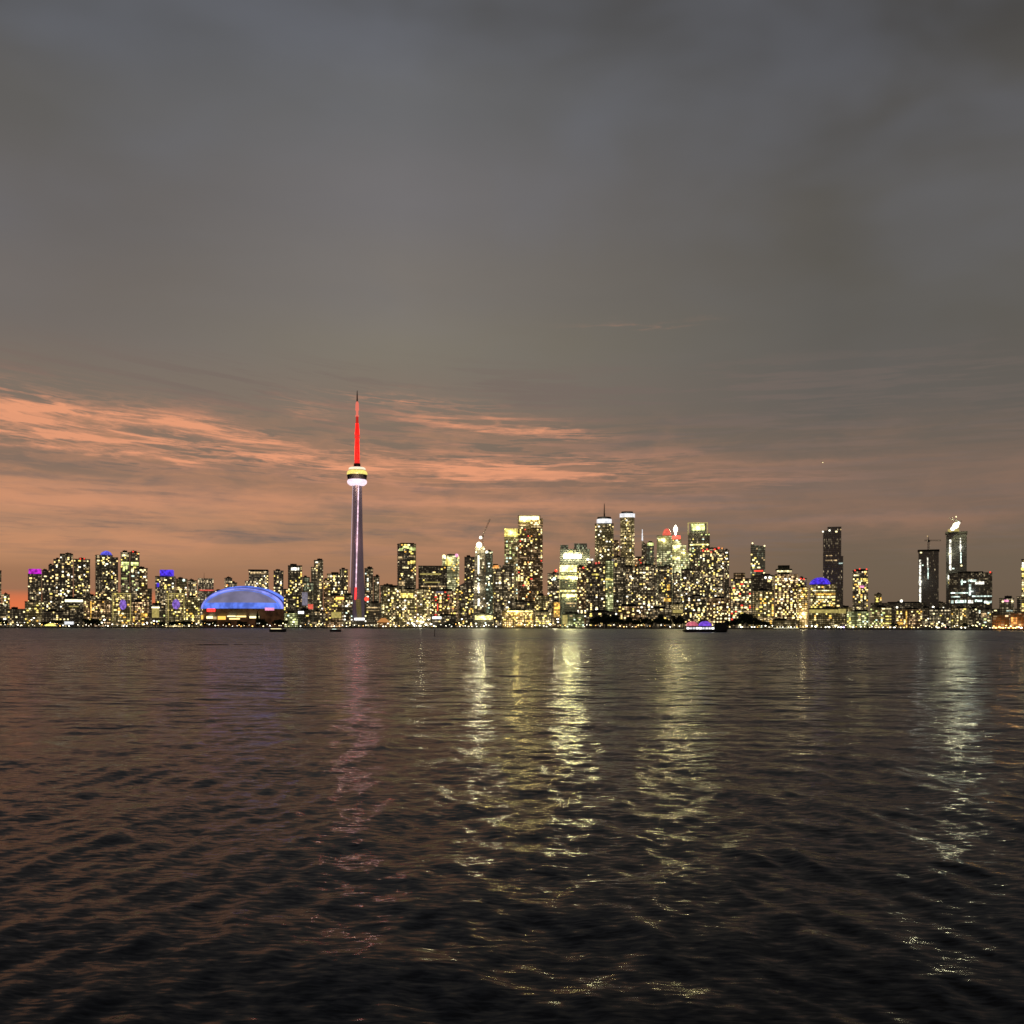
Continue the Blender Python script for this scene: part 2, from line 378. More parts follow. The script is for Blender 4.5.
b('gold framed crown building with a violet disc, the one nearer the stadium', [(165.6, 185, 594)], 'olive', 'gold', dens=.06, feats=[('frame', 166, 184, 594, 621, 'e_dimyellow'), ('disc', 175, 605, 3.6, 5, 'e_purple')], cat='building', hat=False)
b('olive mid rise with many small lights just left of the stadium', [(185.6, 199.5, 598)], 'olive', 'gold', dens=.1, cat='block')
b('lime glowing low building under the right end of the stadium dome', [(284.5, 297.5, 614)], 'lime', 'lime', dens=.04, cat='building')
b('dark low building with a white lit sign band right of the lime building', [(298, 313, 611)], 'black', dens=.03, feats=[('band', 298.4, 304.5, 611.8, 614.2, 'e_white')], cat='building')
b('small low block with red sign left of the big lit yellow facade', [(313.5, 325.5, 612)], 'dark', dens=.06, cat='building')
b('building with a glowing yellow square facade and orange sign left of the telecom tower', [(326, 343.6, 596)], 'brown', 'gold', dens=.07, feats=[('band', 332, 342.6, 612.5, 618.5, 'e_dimyellow'), ('sign', 337, 345.5, 597.5, 600, 'e_orange')], cat='building')
b('slim dark block with white floor lines at the left foot of the telecom tower', [(344, 352.5, 595.5)], 'dark', 'cool', dens=.09, cat='block')
b('low pale building with thin lit floor lines right of the telecom tower', [(366.5, 382, 603.5)], 'grey', dens=.02, feats=[('band', 364.6 + 2, 381, 607.6, 608.4, 'w_dim'), ('band', 366.8, 380, 610.4, 611.2, 'w_dim')], cat='building')
b('left third of the wide olive residential complex right of the telecom tower', [(382.5, 398.6, 588)], 'olive', dens=.1, cat='block', rot=0)
b('middle third of the wide olive residential complex, with a yellow lit patch', [(399, 416.5, 590)], 'olive', dens=.1, feats=[('band', 400.5, 413, 593.5, 598, 'w_yellow')], cat='block', rot=0)
b('right third of the wide olive residential complex beside the brown block', [(417, 431.6, 589.4)], 'olive', dens=.1, feats=[('band', 417, 421.5, 592, 593.4, 'w_cream')], cat='block', rot=0)
b('long low black shed with a white sign band in front of the brown block', [(432, 457, 616)], 'black', dens=.02, feats=[('band', 432.4, 441.5, 616.8, 619, 'e_white')], cat='building')
b('low building with a long pale lime lit floor below the tower under construction', [(474, 493.5, 614.5)], 'grey', 'lime', dens=.02, feats=[('band', 475, 493, 615.8, 620, 'x_band')], cat='building')
b('broad low building with glowing golden facade on the quay', [(502, 534, 611)], 'gold', 'gold', dens=.08, feats=[('band', 507, 533, 610.4, 612, 'x_band')], cat='building')
b('small olive building with gold lights right of the golden facade building', [(535, 551, 612)], 'olive', 'gold', dens=.12, cat='building')
b('narrow building with amber lit glass front left of the bright sign tower', [(551.5, 560, 601.5)], 'brown', 'gold', dens=.05, feats=[('band', 553.4, 559.6, 602.5, 617, 'w_gold')], cat='building')
b('low building with cool white lights at the foot of the bright sign tower', [(561, 584, 614)], 'lime', 'lime', dens=.06, feats=[('band', 562, 567, 615, 624, 'e_dimyellow')], cat='building')
b('low dark terminal among trees below the slim lime column', [(586, 617, 612)], 'black', dens=.06, cat='building')
b('long dark low apartment row behind the trees, left half', [(617.5, 646, 606)], 'brown', dens=.07, cat='block')
b('long dark low apartment row behind the trees, right half', [(646.5, 671, 608)], 'dark', dens=.07, cat='block')
b('small olive lit block beside the excursion boat', [(671.5, 683, 604.5)], 'olive', 'gold', dens=.04, feats=[('band', 672.5, 682.5, 609.5, 612.5, 'e_dimyellow')], cat='block')
b('dark waterfront block directly behind the excursion boat', [(683.5, 706, 596)], 'black', dens=.13, cat='block')
b('dark waterfront block right of the excursion boat behind black trees', [(706.5, 730, 598)], 'brown', dens=.13, cat='block')
b('olive block glowing softly behind the dark clump of trees', [(752.5, 773.5, 590.5)], 'olive', 'gold', dens=.1, feats=[('band', 756, 774, 617.6, 618.6, 'w_dim')], cat='block')
b('low row building with a bright cream ground floor on the quay', [(768, 800, 620)], 'olive', 'gold', dens=.02, feats=[('band', 770, 799, 627.4, 629.6, 'e_cream')], cat='building', dep=14)
b('gold glowing block beside the intense floodlight', [(797, 808, 587)], 'gold', 'gold', dens=.1, cat='block')
b('long podium with a lime lit upper edge below the indigo domed building', [(808.5, 846.5, 608)], 'olive', 'gold', dens=.03, feats=[('band', 809, 838, 608.8, 612.2, 'e_dimyellow'), ('band', 838.5, 846, 608.2, 612.6, 'e_dimyellow')], cat='building')
b('lime lit mid rise below the red topped narrow tower', [(847, 869.5, 611)], 'lime', 'lime', dens=.1, cat='block')
b('mid rise with bright stripes on its right corner, below the long black roof', [(870, 891.5, 607)], 'olive', 'lime', dens=.1, feats=[('band', 885.5, 891, 615, 616, 'w_yellow'), ('band', 885.5, 891, 618, 619, 'w_yellow'), ('band', 885.5, 891, 622, 623, 'w_yellow'), ('band', 882, 891, 607.4, 608.6, 'w_cream')], cat='block')
b('black narrow block between two lit mid rises below the long roof', [(892, 895, 607)], 'black', dens=.03, cat='block')
b('golden lit mid rise with an upright amber strip, below the long black roof', [(895.5, 922, 608.5)], 'brown', 'gold', dens=.12, feats=[('band', 905, 906.3, 610, 622, 'w_gold'), ('band', 896.6, 902, 621, 624, 'w_gold')], cat='block')
b('dark narrow block right of the golden lit mid rise', [(922.5, 929, 606.5)], 'black', dens=.05, cat='block')
b('dim grey mid rise in front of the two dark towers under construction', [(929.5, 951, 608.5)], 'grey', dens=.06, cat='block')
b('olive mid rise with scattered lights below the black cube building', [(951.5, 968.5, 607)], 'olive', 'gold', dens=.08, cat='block')
b('black mid rise with cold lights right of the olive mid rise', [(969, 980.5, 607.5)], 'black', 'cool', dens=.06, cat='block')
b('pale low block with cream lights at the right edge of the black cube building', [(981, 991.5, 608.6)], 'grey', 'lime', dens=.12, feats=[('band', 981.6, 987, 612, 616, 'w_dim')], cat='block')
b('grey warehouse with a pale left wall above the orange lamps', [(992.5, 1009.5, 614)], 'orange', dens=.01, feats=[('band', 993.2, 997, 614.8, 616, 'w_dim')], cat='building', rot=0, hat=False)
b('orange lit warehouse at the right edge of the view', [(1010, 1042, 612)], 'orange', 'gold', dens=.01, feats=[('band', 1011, 1017, 616, 623, 'w_orange')], cat='building', rot=0, hat=False)
# middle rows
b('dark tower with white lit corner beyond the left edge', [(-12, 1.2, 572)], 'dark', dens=.06)
b('small block with a cluster of cream lights at the far left', [(1.6, 9.5, 596)], 'olive', dens=.2, cat='block')
b('tower with a glowing magenta crown at the left', [(28, 41.6, 575.5)], 'dark', dens=.085, feats=[('crown', 29, 41, 570, 576.5, 'e_magenta')], hat=False)
b('stepped dark residential tower, the tallest mass near the left edge', [(60, 73, 555), (53.5, 60, 560.5), (48.5, 53.5, 566.5), (42, 48.5, 572)], 'black', dens=.105, rot=0)
b('dark tower with faint red roof lights right of the stepped tower', [(73.4, 90, 560.5)], 'black', dens=.085, feats=[('light', 80, 560, .7, 'w_red'), ('light', 84, 559.6, .7, 'w_red')])
b('tower with a rounded blue lit cap', [(95, 112.5, 556.5), (112.5, 118, 558.5)], 'black', dens=.09, feats=[('dome', 99.6, 112.6, 551.2, 557, 'e_blue')], hat=False)
b('left one of the twin towers with pale green lit floors', [(120.6, 129.6, 553.6)], 'dark', 'lime', dens=.06, feats=[('band', 122, 128.6, 555.6, 557.4, 'w_cream'), ('band', 121.4, 129, 563, 566, 'w_lime'), ('band', 122.8, 124.6, 566.6, 572, 'w_lime'), ('band', 125.6, 127.4, 566.6, 570, 'w_lime'), ('band', 121.4, 127, 578.5, 580.4, 'w_lime')], rot=0)
b('right one of the twin towers with red roof lights', [(130, 139.4, 553.6)], 'dark', 'lime', dens=.06, feats=[('light', 133, 552.6, .8, 'w_red'), ('light', 137.4, 554.6, .8, 'w_orange'), ('band', 130.8, 138.4, 563, 566.4, 'w_lime'), ('band', 131, 133.6, 569, 573, 'w_cream')], rot=0)
b('mid height tower stepping down right of the twin towers', [(134.6, 147.6, 569.4)], 'brown', dens=.12)
b('tower with a blue lit cap left of the stadium', [(155.4, 175.6, 577.5)], 'dark', dens=.1, feats=[('crown', 160.5, 173.6, 570.5, 577, 'e_indigo'), ('band', 157, 159.6, 584, 588, 'e_indigo')], hat=False)
b('olive block with a green roof lamp', [(176, 187.4, 580)], 'olive', dens=.09, feats=[('light', 184.4, 581, 1.3, 'w_cool')], cat='block')
b('grey block right of the one with the green roof lamp', [(187.8, 197, 581.6)], 'grey', dens=.1, cat='block')
b('square dark block with a salmon lit line below its roof box', [(197.4, 214, 592)], 'grey', dens=.1, feats=[('pent', 197.6, 213.6, 579, 'dark'), ('band', 199, 213.4, 590.4, 591.6, 'e_redsoft'), ('ant', 204, 573, 579.5, .5, 'metal')], cat='block', hat=False, D=2235)
b('low dim block behind the left shoulder of the domed stadium', [(214.4, 224, 592)], 'grey', dens=.16, cat='block', D=2235)
b('stepped block peeking over the left shoulder of the dome', [(224.4, 231.5, 579), (231.5, 237, 583.5)], 'dark', dens=.1, feats=[('light', 226, 586, 1, 'w_orange')], cat='block', D=2235)
b('wide tower with flat overhanging roof behind the dome', [(249, 269, 572), (245, 249, 582)], 'dark', dens=.1, feats=[('band', 250.5, 266, 572.6, 574.6, 'w_dim'), ('crown', 248.6, 268.4, 570, 571.2, 'roof')], hat=False, D=2235)
b('narrow black tower with a blank top behind the right end of the dome', [(273.6, 283.4, 571.6)], 'black', dens=.07, D=2235)
b('tower with dark top and large white lights on its upper floor', [(288, 302, 566.4), (283.6, 288, 590)], 'dark', 'gold', dens=.1, feats=[('band', 291, 299, 568, 570.6, 'w_white')], shape='box', D=1950, rot=0)
b('grey screen like box building with lavender glow', [(298.6, 313, 592)], 'grey', dens=.015, feats=[('band', 298.8, 308.4, 592.8, 606, 'e_lav'), ('sign', 308.8, 314.4, 604.8, 609.6, 'e_redsoft')], cat='building', hat=False)
b('greenish block rising above the grey screen building', [(302.4, 309.5, 578), (309.5, 313.4, 583)], 'glass', dens=.06, cat='block')
b('slim residential tower with narrower blank top left of the telecom tower', [(314, 323, 561), (311, 314, 568)], 'grey', dens=.09, rot=0)
b('brown slab between the slim residential tower and the stepped tower', [(323.4, 330, 580.6)], 'brown', 'gold', dens=.1, cat='block')
b('stepped dark tower just left of the telecom tower', [(339.6, 347.8, 570), (327, 339.6, 574.6)], 'dark', dens=.11, rot=0)
b('dark narrow tower just right of the telecom tower', [(364.6, 373, 569)], 'dark', 'cool', dens=.09, feats=[('disc', 366.6, 599.4, 2.3, 2.3, 'w_red')])
b('dim tower with blank front beside the dark narrow tower', [(373.4, 379.4, 577)], 'grey', dens=.03)
b('brown block with many reddish lights behind the black shed', [(432, 459, 591)], 'brown', 'red', dens=.13, feats=[('sign', 436.5, 444, 591.6, 593.4, 'e_lav'), ('band', 437.8, 438.6, 604, 611, 'w_red')], cat='block')
b('dark block with a roof sloping up to the right, left of the tower under construction', [(455, 474.6, 588, 577.4)], 'dark', 'gold', dens=.09, cat='block')
b('dark block with a sloped top in front of the yellow crowned tower', [(494, 503, 571, 567), (503, 515, 565, 563.6)], 'dark', dens=.06)
b('black squat block with one white light above the golden facade', [(505, 534, 601.6)], 'black', dens=.02, feats=[('band', 508.6, 511.6, 604, 606, 'w_cool'), ('band', 516, 524, 605, 606.6, 'w_dim')], cat='block')
b('grey mid rise at the foot of the tallest lit crown tower', [(534.6, 547.5, 596)], 'olive', dens=.1, cat='block')
b('dark tower with one red roof light and one large white lamp', [(547.6, 560, 573.6)], 'dark', dens=.08, feats=[('light', 557, 570.6, 1.5, 'w_red'), ('light', 555.2, 578.6, 1.7, 'w_cool')])
b('narrow brown tower right of the lime floors', [(576.6, 586, 567)], 'brown', dens=.1, feats=[('light', 583, 567.6, 1, 'w_red')])
b('black tower with a red roof lamp in front of the white crowned antenna tower', [(592, 605, 564), (586.4, 592, 561)], 'black', dens=.07, feats=[('light', 596, 563, 1.2, 'e_redsoft'), ('light', 599, 562.6, 1, 'e_redsoft'), ('band', 586.6, 593, 558.6, 560.4, 'w_white'), ('band', 592, 599, 573.6, 575, 'w_yellow')])
b('slim column building glowing dull lime', [(605.4, 613, 561)], 'lime', 'gold', dens=.02, feats=[('band', 603.8 + 1.6, 613, 578.4, 580, 'w_yellow')], rot=0)
b('black purple tinged block in front of the pair of white crowned towers', [(613.4, 625, 557)], 'black', dens=.02, feats=[('light', 612.6, 560, 1, 'e_lav')], rot=0)
b('wide dark brown slab with scattered lights, left part', [(618, 638, 566.6)], 'dark', dens=.085, cat='block', rot=0)
b('wide dark brown slab with scattered lights, middle part', [(638.4, 657.6, 565.4)], 'dark', dens=.085, cat='block', rot=0)
b('wide dark brown slab with bright gold window group, right part', [(658, 672, 566.4)], 'black', 'gold', dens=.07, feats=[('band', 667, 670, 584, 590, 'w_gold'), ('band', 664, 671, 598, 601, 'w_gold')], cat='block', rot=0)
b('small dark block wedged between the wide slab and the pyramid tower', [(672.4, 680.6, 573)], 'dark', dens=.08, cat='block', rot=0)
b('dark tower block below the glass framed crown tower', [(681, 699.6, 569.4)], 'black', dens=.11, rot=0)
b('dark tower with a row of red roof lights', [(700, 723.6, 548.6)], 'black', 'warm', dens=.12, feats=[('light', 703, 550, 1.1, 'w_red'), ('light', 707, 549, 1, 'w_red'), ('light', 711, 551.6, 1.1, 'e_redsoft'), ('light', 714.6, 549, 1, 'w_red'), ('light', 718.6, 547.6, 1.1, 'w_red'), ('light', 722, 548, .8, 'w_orange')], rot=0)
b('slim dark tower attached to the right of the red lit tower', [(724, 729, 550)], 'dark', dens=.1, rot=0)
b('dark block with a small square rooftop house', [(731, 752, 578.4)], 'dark', 'red', dens=.13, feats=[('pent', 733.5, 745, 572, 'brown')], cat='block', hat=False)
b('block with blank dark upper storeys behind the olive glowing block', [(752.4, 774, 575)], 'black', dens=.02, feats=[('light', 767, 577, 1.2, 'w_white'), ('light', 771.4, 577, 1.2, 'w_white')], cat='block')
b('brown tower with a black hat shaped roof and many cream windows', [(774.4, 798, 574)], 'brown', dens=.16, feats=[('pent', 777.6, 789.4, 564.4, 'roofdark'), ('crown', 775.6, 791.6, 568, 569.4, 'roofdark'), ('band', 776, 791.4, 569.8, 571.4, 'w_cream')], hat=False)
b('small dark tower with two red roof lights', [(798.4, 806.6, 578)], 'dark', dens=.12, feats=[('light', 801, 578, .9, 'w_red'), ('light', 804.4, 578.4, .9, 'w_red')])
b('broad lit block with a low indigo dome on its roof', [(809, 836, 584)], 'olive', 'gold', dens=.14, feats=[('dome', 808.6, 831, 576.2, 583.4, 'e_indigo'), ('band', 814, 835, 592.4, 594.4, 'w_gold'), ('band', 815, 835, 595.6, 597.2, 'w_cream'), ('band', 811, 834, 589.4, 590.2, 'w_cream')], cat='block', hat=False)
b('narrow tower with red roof lights and a small magenta sign', [(852.4, 868, 570)], 'dark', 'gold', dens=.12, feats=[('pent', 855, 866, 568, 'roofdark'), ('light', 854.6, 569.4, .8, 'w_red'), ('light', 859.4, 568, .8, 'w_red'), ('light', 866.4, 568.4, .8, 'w_red'), ('sign', 859.4, 864, 584.8, 587, 'e_pink'), ('band', 853.6, 858.6, 573.8, 575.2, 'w_cream'), ('band', 863, 867.6, 577.6, 581, 'w_yellow')], hat=False)
b('long flat black roofed hall rising behind the mid rises at the right', [(870.4, 926, 602.4)], 'black', dens=.008, feats=[('light', 901.4, 600, 1.4, 'w_white'), ('light', 897, 606.4, 1, 'w_white')], cat='building', rot=0)
b('black cube building with zigzag white light lines', [(948.6, 992, 572)], 'black', 'cool', dens=.003, feats=[('band', 960.6, 966, 580, 581.4, 'w_cool'), ('band', 961, 962.4, 578.6, 583.6, 'w_cool'), ('band', 968, 976, 578.6, 580.6, 'w_cool'), ('band', 975, 984, 580.6, 583.4, 'w_white'), ('band', 969, 971, 583, 594, 'w_cool'), ('band', 950.6, 968, 591, 592.2, 'w_cool'),
   ('band', 951, 960, 595, 596.2, 'w_cool'), ('band', 972, 991.6, 594.6, 595.8, 'w_cool'), ('band', 951, 953.4, 599, 602, 'w_cool'), ('band', 955.4, 966, 598.8, 601.6, 'w_cool'), ('band', 968, 973, 599, 602, 'w_white'), ('band', 975, 982, 598.6, 600.8, 'w_cool'), ('band', 984, 991.4, 600, 602, 'w_cool'), ('light', 990, 571.4, .9, 'w_red')], cat='office tower', rot=0)
b('small grey block with a red sign near the right edge', [(999.4, 1014, 597.6)], 'grey', 'cool', dens=.02, feats=[('sign', 1004.4, 1009, 598.6, 600.6, 'e_pink'), ('band', 1006.6, 1013, 609, 609.9, 'w_cool')], cat='block')
b('narrow dark block between the grey red signed block and the edge tower', [(1017, 1021, 596)], 'black', dens=.03, cat='block')
b('tower with lit top lamps cut by the right edge of the view', [(1021.4, 1034, 558.4)], 'olive', dens=.14, feats=[('light', 1022.6, 567.6, 1.8, 'w_yellow')])
# back rows
b('dark rounded top tower with wavy lime lit upper floor', [(397, 416, 544.4)], 'dark', 'gold', dens=.05, feats=[('band', 398.6, 402, 548.6, 551, 'w_lime'), ('band', 402, 409, 546.4, 548.6, 'w_lime'), ('band', 409, 415.4, 547.6, 550.4, 'w_lime'), ('band', 397.4, 402.6, 557, 559.6, 'w_dim'), ('band', 408.4, 414.8, 556, 557.2, 'w_dim'), ('band', 410, 415, 561, 564, 'w_yellow'), ('band', 402, 408, 567, 568.6, 'w_cream'), ('band', 398, 404, 582, 586, 'w_dim'), ('pent', 400, 414, 543, 'roofdark')], shape='cham', hat=False)
b('broad office block with a blank black top and one thin lit line', [(418.4, 447, 566.4)], 'black', 'gold', dens=.02, feats=[('band', 420, 441, 573.6, 575, 'e_dimyellow'), ('band', 424, 440, 582, 583, 'e_dimyellow'), ('band', 420.6, 446, 586, 587.2, 'w_dim')], cat='office tower', rot=0, hat=False)
b('yellow lit office tower with a pink light on its roof corner', [(442, 459, 556)], 'office', 'gold', dens=.08, feats=[('light', 456.4, 555.6, 1.9, 'e_pink'), ('light', 443.4, 556.6, 1.8, 'w_cream'), ('band', 445, 452, 558.4, 566, 'w_yellow')], cat='office tower')
b('dark tower left of the tower under construction', [(464.4, 475, 557.4)], 'dark', 'gold', dens=.08)
b('tower under construction with a vertical string of work lights', [(475.2, 484.8, 547)], 'grey', 'cool', dens=.05, feats=[('band', 477.9, 479, 555.6, 574, 'x_strip'), ('band', 477.8, 479.2, 583, 593, 'w_white'), ('band', 477.6, 479.6, 599, 606, 'w_white')], rot=0, hat=False)
b('greenish tower right of the tower under construction', [(485, 492.6, 551.6)], 'glass', 'cool', dens=.07, feats=[('light', 486.6, 552, 1.3, 'w_white')])
b('block with an orange and red lit top floor', [(484.4, 501, 566)], 'olive', 'gold', dens=.07, feats=[('band', 485, 500, 565.4, 568.2, 'w_orange'), ('band', 484.8, 493, 569.4, 571.4, 'w_gold')], cat='block')
b('tall tower with a yellow lantern crown beside the tallest lit crown tower', [(504.4, 517.6, 537.6)], 'olive', 'lime', dens=.1, feats=[('crown', 504.6, 517.4, 528.6, 536.8, 'w_yellow')], hat=False, rot=0)
b('tallest residential tower with a brilliant yellow crown', [(518, 540, 516), (540, 542.6, 519)], 'brown', 'red', dens=.085, feats=[('band', 519.2, 539, 516.2, 519.6, 'x_crown'), ('band', 519.4, 530, 519.6, 522, 'w_yellow'), ('band', 531, 541, 526, 527.4, 'w_dim'), ('band', 519.6, 528, 524.6, 526, 'w_dim')], rot=0, hat=False)
b('greenish office tower with a brilliant white roof sign', [(560, 589.6, 549.4)], 'glass', 'lime', dens=.02, feats=[('pent', 560.2, 568, 544.2, 'glass'), ('pent', 574, 587, 543, 'glass'), ('sign', 563.6, 581, 554, 558.4, 'x_sign'), ('light', 570.6, 552.6, 2.2, 'e_yellow'), ('band', 559.8, 577, 565, 571.6, 'x_band'), ('band', 560, 576, 575.6, 579, 'x_band'), ('band', 560.4, 576.4, 590, 591.6, 'x_band'), ('band', 562, 577, 594, 597, 'x_band'), ('band', 566, 575.6, 602.4, 604, 'w_dim')], cat='office tower', rot=0, hat=False)
b('tall round tower with a white ring crown and a red antenna', [(594.6, 613.8, 523.4)], 'olive', dens=.075, shape='round', feats=[('crown', 596.8, 611.4, 518.4, 523, 'e_silver'), ('crown', 597.4, 610.8, 516.2, 518.2, 'roofdark'), ('ant', 604.2, 502.4, 517, 1.7, 'rust')], hat=False)
b('short brown tower squeezed between the two white crowned towers', [(611.4, 619.2, 541.6)], 'brown', dens=.14, rot=0, D=2420)
b('tall round tower with a white ring crown and no antenna', [(619.6, 634.8, 517)], 'olive', dens=.065, shape='round', feats=[('crown', 619.4, 635, 513, 516.8, 'e_silver'), ('crown', 621, 633, 511, 512.8, 'roofdark')], hat=False)
b('dark tower with a slanted roof and a thin white lit spire', [(641.6, 646.4, 540, 544)], 'dark', dens=.03, feats=[('ant', 642.2, 528.6, 540, 1.5, 'e_silver')], rot=0)
b('green glass tower with a pale lit roof edge', [(646.6, 653.8, 543)], 'glass', 'lime', dens=.06, feats=[('band', 647, 653.4, 542.6, 545.2, 'w_lime')], rot=0)
b('yellow lit office tower with a red domed light on its roof', [(656.8, 672, 535.6)], 'office', 'lime', dens=.05, feats=[('dome', 662.4, 671, 527.6, 534.6, 'e_redsoft'), ('band', 658.4, 665, 538, 541, 'x_band')], cat='office tower', rot=0, hat=False)
b('stepped pyramid topped office tower with a white flame beacon', [(672.4, 681, 537), (668, 672.4, 545), (681, 686, 545), (686, 689, 553)], 'office', 'lime', dens=.1, feats=[('band', 673, 679.6, 545, 548, 'x_band'), ('band', 669, 680, 556, 559, 'x_band'), ('flame', 675.4, 523.6, 533.4, 2.2, 'x_flame'), ('band', 671, 680.4, 535.4, 538.6, 'e_red'), ('ant', 675.4, 532.8, 538, 1.6, 'e_white')], cat='office tower', rot=0, hat=False)
b('tower with an open pale yellow glass framed crown', [(688, 709.6, 533)], 'black', 'lime', dens=.07, feats=[('band', 691.6, 704.4, 523.6, 530, 'w_lime'), ('frame', 687.6, 707.6, 522, 534, 'e_dimyellow'), ('pent', 690, 706, 522.4, 'glass'), ('band', 690, 709, 543.4, 544.8, 'x_band')], cat='office tower', rot=0, hat=False)
b('grey tower with a slanted top and two corner lights', [(750.6, 765, 543.4, 546)], 'glass', dens=.06, feats=[('light', 752.4, 542.6, .8, 'w_cream'), ('light', 764.4, 545.4, .8, 'w_cream'), ('band', 754, 763, 569.6, 571, 'w_red')], rot=0)
b('very tall dark glass tower standing alone behind the indigo dome', [(827.6, 841, 526.6), (823, 827.6, 530), (841, 843, 556)], 'steel', dens=.005, feats=[('band', 826, 832, 554.4, 555.4, 'w_dim'), ('band', 825, 832, 558.8, 560, 'w_dim'), ('band', 833.6, 837, 559, 560, 'w_dim'), ('band', 838.6, 842.6, 562, 563, 'w_cool'), ('light', 822.8, 530.6, .8, 'w_white'), ('light', 829.4, 529.6, .9, 'w_white'), ('light', 840.6, 529, .7, 'w_dim')], cat='office tower', rot=0, hat=False)
b('small cream lit block between the red topped tower and the long black roof', [(874.4, 881.6, 593.6)], 'olive', 'gold', dens=.25, cat='block')
b('shorter tower under construction with a bright light strip on its left edge', [(918.4, 938.6, 549)], 'steel', 'cool', dens=.004, feats=[('crown', 917.8, 939, 548.6, 550.4, 'roofdark'), ('band', 919.2, 920.9, 558.6, 602, 'x_worklights'), ('band', 927.1, 928.1, 556.6, 567, 'x_worklights'), ('band', 927.6, 928.4, 567, 578, 'w_cool')], rot=0, hat=False)
b('taller tower under construction with a floodlit roof', [(946, 966.6, 532)], 'steel', 'cool', dens=.004, feats=[('crown', 945.4, 967, 530.4, 532.6, 'roofdark'), ('band', 949.2, 951.1, 538.4, 569, 'x_worklights'), ('band', 948, 955, 574, 578, 'x_strip'), ('band', 948.4, 955.4, 580.6, 582.6, 'w_yellow'), ('band', 959.9, 960.9, 537, 551, 'x_worklights'), ('band', 960.4, 961.2, 551, 562, 'w_cool'), ('light', 961.4, 564.6, .8, 'w_cream')], rot=0, hat=False)
# far fill behind the front rows
b('distant dim block seen between the stepped tower and the blue capped tower', [(86, 97, 597)], 'grey', 'gold', dens=.1, cat='block')
b('distant dark block seen right of the twin towers', [(147, 152, 590)], 'dark', dens=.06, cat='block')
b('distant grey block left of the rounded top tower', [(380, 398, 586)], 'grey', dens=.06, cat='block')
b('distant dim tower behind the olive complex and the broad office block', [(431, 442, 584)], 'grey', dens=.06, cat='block')
b('distant brown block between the lit crown tower and the dark red lamp tower', [(541, 549, 598)], 'brown', dens=.12, cat='block')
b('distant brown block behind the wide slab', [(625, 656, 557.6)], 'brown', 'red', dens=.09, cat='block')
b('distant dim block behind the rooftop house block', [(726, 735, 588)], 'brown', dens=.1, cat='block')
b('distant block filling the gap right of the indigo domed building', [(836, 853, 607)], 'olive', 'lime', dens=.1, cat='block')
b('distant low block right of the floodlit tower foot', [(936, 948, 602)], 'dark', dens=.08, cat='block')
b('distant low block beyond the right end warehouses', [(990, 1020, 608)], 'black', dens=.04, cat='block')

RECTS = []
def place():
    done = []
    for s in SPECS:
        x0 = min(t[0] for t in s['tiers']); x1 = max(t[1] for t in s['tiers']); pc = (x0 + x1) / 2
        D = s['D'] or shore(pc) + 26
        Wm = (x1 - x0) / F * D
        d = s['dep'] or max(13.0, min(42.0, Wm * .85))
        e = Wm / 2 * abs(math.sin(math.atan((pc - 512) / F))) + Wm * .04
        if not s['D']:
            D += e * .6
            for a0, a1, b0, b1 in done:
                if x0 < a1 + .6 and x1 > a0 - .6 and D - e < b1 + 4: D = b1 + 4 + e
        s['x0'], s['x1'], s['pc'] = x0, x1, pc
        s['yd'] = D; s['d'] = d
        done.append((x0, x1, D - e, D + d + e)); done.sort(key=lambda q: q[2])
        for t in s['tiers']: RECTS.append((t[0], t[1], t[2], D))
place()
NWIN = 0
def hidden(px, py, D):
    for x0, x1, y, dd in RECTS:
        if dd < D - 2 and x0 - .2 < px < x1 + .2 and py > y: return True
    return False
